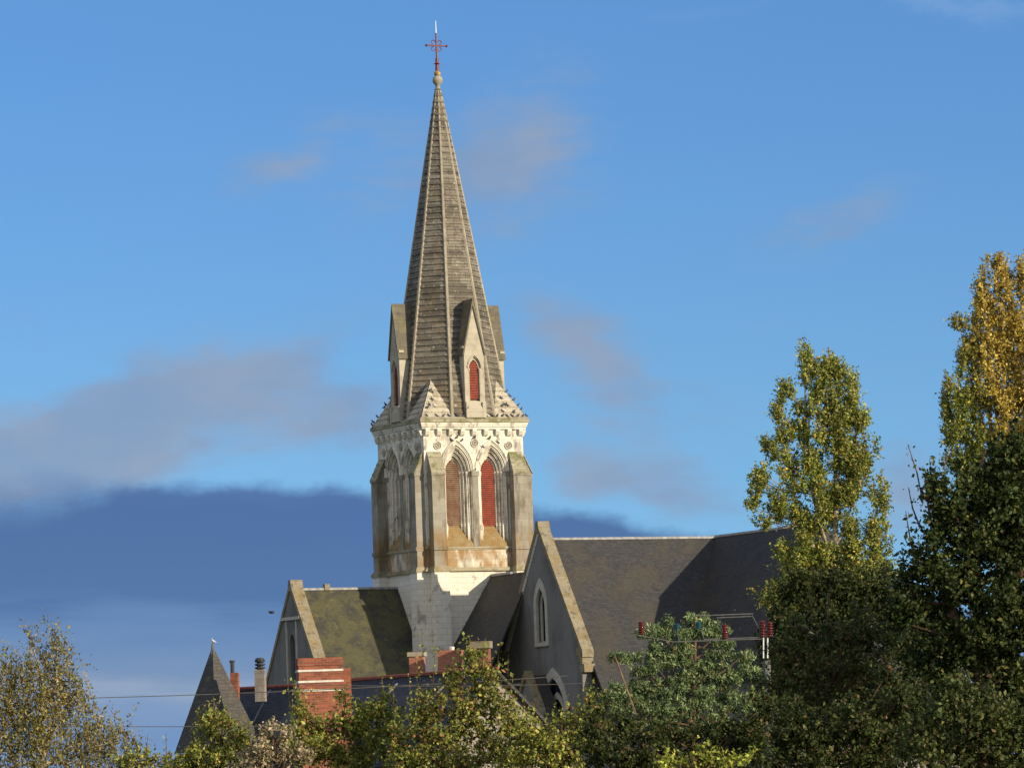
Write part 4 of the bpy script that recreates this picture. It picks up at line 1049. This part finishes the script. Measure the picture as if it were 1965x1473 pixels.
# weeping birch
BB = [(108, 1240, 14, 26), (60, 1236, 20, 12, .7), (128, 1224, 9, 12), (92, 1275, 30, 26), (40, 1275, 24, 22, .8), (12, 1290, 20, 24, .9), (128, 1275, 12, 24), (75, 1310, 44, 30), (20, 1330, 34, 32), (120, 1320, 30, 34), (158, 1330, 14, 26, .8), (85, 1360, 60, 36), (25, 1385, 46, 42), (140, 1370, 36, 34), (176, 1372, 12, 22, .7),
      (195, 1390, 16, 20, .7), (80, 1415, 70, 36), (170, 1420, 36, 32), (30, 1450, 60, 34), (110, 1460, 60, 30), (205, 1430, 22, 26), (242, 1398, 9, 12, .5), (225, 1420, 24, 24), (262, 1445, 26, 24), (215, 1395, 14, 16, .6), (70, 1222, 16, 10, .6), (112, 1216, 9, 10), (190, 1465, 40, 24), (-25, 1350, 30, 80), (-30, 1440, 40, 50)]
plant('birch_tree', 'weeping birch with thin golden brown leaves and a pale trunk at the left edge', 'tree', 78, BB, .042, [((.17, .135, .045), 3), ((.14, .13, .035), 3.0), ((.22, .16, .06), 1.6), ((.14, .08, .045), 1.2), ((.12, .135, .03), 2.2)], 1.35,
      [[(72, 1560), (80, 1473), (92, 1415), (106, 1375), (113, 1345), (108, 1290), (112, 1225)], [(95, 1410), (116, 1390), (140, 1330)], [(40, 1500), (20, 1440), (5, 1410)], [(85, 1440), (60, 1360), (50, 1280)], [(80, 1473), (150, 1420), (200, 1375)], [(106, 1375), (80, 1300), (62, 1235)]],
      'bark_birch', .8, 75, .30, tubes=110, stem_r=.005, trunk_r=.06, hang=.16, gain=1.7, twig=(17, (.25, 0, -2.2), .35, 15), asp=.5, vstretch=1.5, up=np.array([.2, 0, -1.2]))
# bushes along the bottom
MIXG = [((.135, .15, .030), 3), ((.08, .10, .022), 2.2), ((.21, .205, .05), 2.4), ((.25, .20, .04), .5), ((.17, .08, .035), .5)]
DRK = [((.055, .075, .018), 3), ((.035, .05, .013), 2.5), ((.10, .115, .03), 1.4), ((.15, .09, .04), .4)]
def bush(label, d, blobs, leaf=.055, palette=MIXG, cover=1.9, shoots=(), **kw):
    leaf *= .86
    return plant('bush', label, 'bush', d, blobs, leaf, palette, cover, None, kw.pop('bark', 'bark_brown'), 1.1, None, .36, shoots, kw.pop('asp', .62), None, 'bushes along the foreground', tubes=45, gain=kw.pop('gain', 1.85), stem_r=.008, trunk_r=.03, part='foliage', **kw)
bush('sparse small bush standing in the gap between the birch and the turret', 74, [(235, 1455, 32, 20), (285, 1455, 24, 22, .5), (320, 1462, 22, 16, .7), (270, 1470, 40, 18)], .045, shoots=[(282, 1408, 1473, 2), (318, 1408, 1473, 0), (268, 1420, 1460, -8)], cover=1.3)
bush('yellow green bush in front of the turret roof', 72, [(405, 1395, 34, 36), (460, 1410, 26, 30, .8), (440, 1435, 40, 34), (372, 1445, 34, 26), (420, 1460, 70, 30), (350, 1462, 40, 20), (430, 1385, 16, 18)], .055, shoots=[(408, 1335, 1400, 2), (385, 1355, 1410, -8), (425, 1362, 1410, 6), (372, 1385, 1430, -6)])
bush('bush with pale cream seed heads between the turret and the brick stack', 70, [(535, 1405, 34, 24), (510, 1440, 44, 26), (560, 1445, 36, 28), (500, 1466, 50, 20)], .045, [((.30, .24, .17), 3), ((.20, .16, .10), 2), ((.11, .12, .04), 2.5), ((.15, .10, .06), 1.5)], 1.9)
bush('leafy green bush growing in front of the brick chimney stack', 71, [(575, 1350, 15, 34), (625, 1400, 26, 30, .9), (700, 1370, 26, 36), (745, 1375, 24, 40), (590, 1440, 50, 34), (600, 1400, 22, 34, .7), (655, 1385, 24, 36, .8), (690, 1410, 36, 44), (615, 1440, 50, 36), (680, 1455, 56, 36), (735, 1430, 32, 44), (570, 1400, 16, 36, .8), (660, 1340, 10, 24), (720, 1370, 24, 34), (740, 1340, 14, 24, .7)], .055,
     shoots=[(560, 1305, 1380, -8), (578, 1300, 1360, -18), (610, 1318, 1400, -10), (660, 1308, 1370, 4), (690, 1345, 1400, 3), (735, 1290, 1350, -4), (748, 1300, 1360, 6), (640, 1330, 1400, 8)])
bush('tallest foreground bush with upright shoots in the middle below the tower', 70, [(905, 1258, 20, 26), (872, 1300, 26, 26), (925, 1300, 34, 34), (880, 1345, 50, 36), (950, 1345, 36, 40), (820, 1350, 34, 32), (800, 1385, 30, 34, .8), (860, 1400, 60, 40), (940, 1410, 56, 44), (800, 1440, 60, 36), (880, 1455, 80, 34), (970, 1450, 56, 36), (768, 1400, 20, 40, .7), (770, 1465, 40, 26), (985, 1385, 30, 40), (1010, 1420, 30, 30)], .058,
     [((.12, .14, .03), 3), ((.085, .10, .022), 2.2), ((.20, .19, .05), 1.8), ((.25, .21, .04), .6), ((.19, .09, .04), .9)], 1.75,
     shoots=[(905, 1218, 1290, -4), (925, 1222, 1290, 8), (885, 1236, 1300, -6), (955, 1228, 1330, 6), (830, 1238, 1330, 6), (805, 1250, 1340, -4), (868, 1262, 1320, 2), (968, 1262, 1340, 8), (975, 1290, 1370, 10), (790, 1290, 1370, -6), (760, 1320, 1400, -6), (812, 1205, 1260, -4), (940, 1245, 1300, 4)])
bush('low thin bush under the church gable right of the tallest bush', 69, [(1010, 1390, 30, 40, .9), (1135, 1350, 26, 40), (1160, 1390, 30, 40), (1050, 1415, 44, 40), (1105, 1400, 30, 36), (1085, 1370, 22, 24, .7), (1045, 1430, 40, 34), (1000, 1455, 46, 28), (1085, 1450, 40, 30), (1115, 1430, 22, 26, .7), (1060, 1468, 60, 20)], .055, cover=1.6, shoots=[(1020, 1340, 1410, 6), (1055, 1370, 1430, 4), (1100, 1390, 1440, 6), (1000, 1330, 1400, 8)])
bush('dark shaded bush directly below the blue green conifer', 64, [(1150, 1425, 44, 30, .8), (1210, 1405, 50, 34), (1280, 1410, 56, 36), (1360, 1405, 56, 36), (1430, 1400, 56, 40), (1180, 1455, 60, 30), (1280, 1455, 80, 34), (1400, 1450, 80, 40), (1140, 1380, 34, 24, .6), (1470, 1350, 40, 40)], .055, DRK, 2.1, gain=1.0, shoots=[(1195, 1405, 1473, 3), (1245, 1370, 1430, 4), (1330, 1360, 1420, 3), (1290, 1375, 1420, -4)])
bush('low bright yellow green bush at the bottom edge right of centre', 60, [(1270, 1462, 26, 16), (1330, 1460, 44, 18), (1395, 1462, 50, 18), (1350, 1440, 24, 12, .6)], .06, [((.20, .22, .035), 3), ((.13, .16, .03), 2), ((.28, .24, .05), 1.5)], 1.8, shoots=[(1275, 1425, 1470, 2), (1300, 1440, 1470, 2), (1380, 1430, 1465, 3)])
bush('bush with reddish upright twigs below the green poplar', 68, [(1535, 1215, 30, 34), (1590, 1215, 40, 36), (1640, 1230, 44, 36), (1510, 1265, 34, 40), (1570, 1280, 56, 46), (1650, 1290, 56, 44), (1500, 1320, 40, 40), (1570, 1340, 60, 40), (1690, 1240, 34, 40), (1650, 1190, 26, 24, .7)], .055,
     [((.085, .105, .028), 3), ((.055, .075, .02), 2.4), ((.15, .15, .05), 1.3), ((.18, .10, .055), .8)], 1.9, gain=1.1, shoots=[(1560, 1130, 1210, -8), (1600, 1140, 1210, -14), (1585, 1120, 1200, 8), (1640, 1150, 1220, 6), (1530, 1170, 1230, -6), (1660, 1140, 1200, 4), (1690, 1170, 1230, 4), (1510, 1200, 1260, -5)])
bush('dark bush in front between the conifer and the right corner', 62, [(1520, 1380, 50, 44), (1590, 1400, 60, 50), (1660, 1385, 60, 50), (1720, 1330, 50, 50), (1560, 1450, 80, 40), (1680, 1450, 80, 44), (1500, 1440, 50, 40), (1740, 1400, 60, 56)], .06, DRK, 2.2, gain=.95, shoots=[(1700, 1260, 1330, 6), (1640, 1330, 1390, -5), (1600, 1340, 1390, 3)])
bush('mid green bush in the bottom right corner', 58, [(1830, 1350, 60, 46), (1900, 1370, 64, 56), (1960, 1400, 60, 60), (1780, 1400, 50, 46), (1850, 1440, 80, 46), (1940, 1455, 70, 40), (1770, 1455, 60, 34), (2000, 1440, 50, 60)], .06,
     [((.075, .095, .025), 3), ((.05, .07, .018), 2.4), ((.13, .14, .04), 1.4), ((.15, .10, .05), .5)], 2.2, gain=1.05, shoots=[(1850, 1285, 1350, 6), (1900, 1300, 1360, -6), (1800, 1330, 1390, -4)])

# dark evergreen mass between the transept and the front bushes
plant('holm_oak_tree', 'dark evergreen tree with a dense low crown around the foot of the green poplar', 'tree', 132,
      [(1545, 1120, 50, 44), (1620, 1110, 50, 50), (1690, 1120, 44, 40), (1510, 1180, 40, 44), (1580, 1190, 60, 50), (1660, 1190, 60, 50), (1730, 1160, 44, 44), (1540, 1260, 60, 50), (1640, 1280, 80, 60), (1740, 1250, 60, 60), (1800, 1220, 50, 80), (1820, 1320, 60, 60), (1720, 1340, 80, 60), (1590, 1330, 60, 50), (1650, 1350, 70, 50), (1620, 1240, 60, 50), (1484, 1235, 26, 50), (1478, 1290, 30, 50), (1500, 1330, 60, 60), (1560, 1390, 80, 60), (1680, 1420, 90, 60), (1800, 1420, 90, 60), (1900, 1300, 70, 80), (1920, 1420, 90, 60), (1980, 1340, 60, 80), (1480, 1430, 70, 50)],
      .085, [((.05, .066, .018), 3), ((.035, .05, .013), 2.5), ((.09, .09, .025), 1)], 3.2, [[(1640, 1500), (1640, 1300), (1630, 1130)]], 'bark_brown', 1.0, 1640, .36, tubes=60, stem_r=.02, trunk_r=.16, gain=.95)
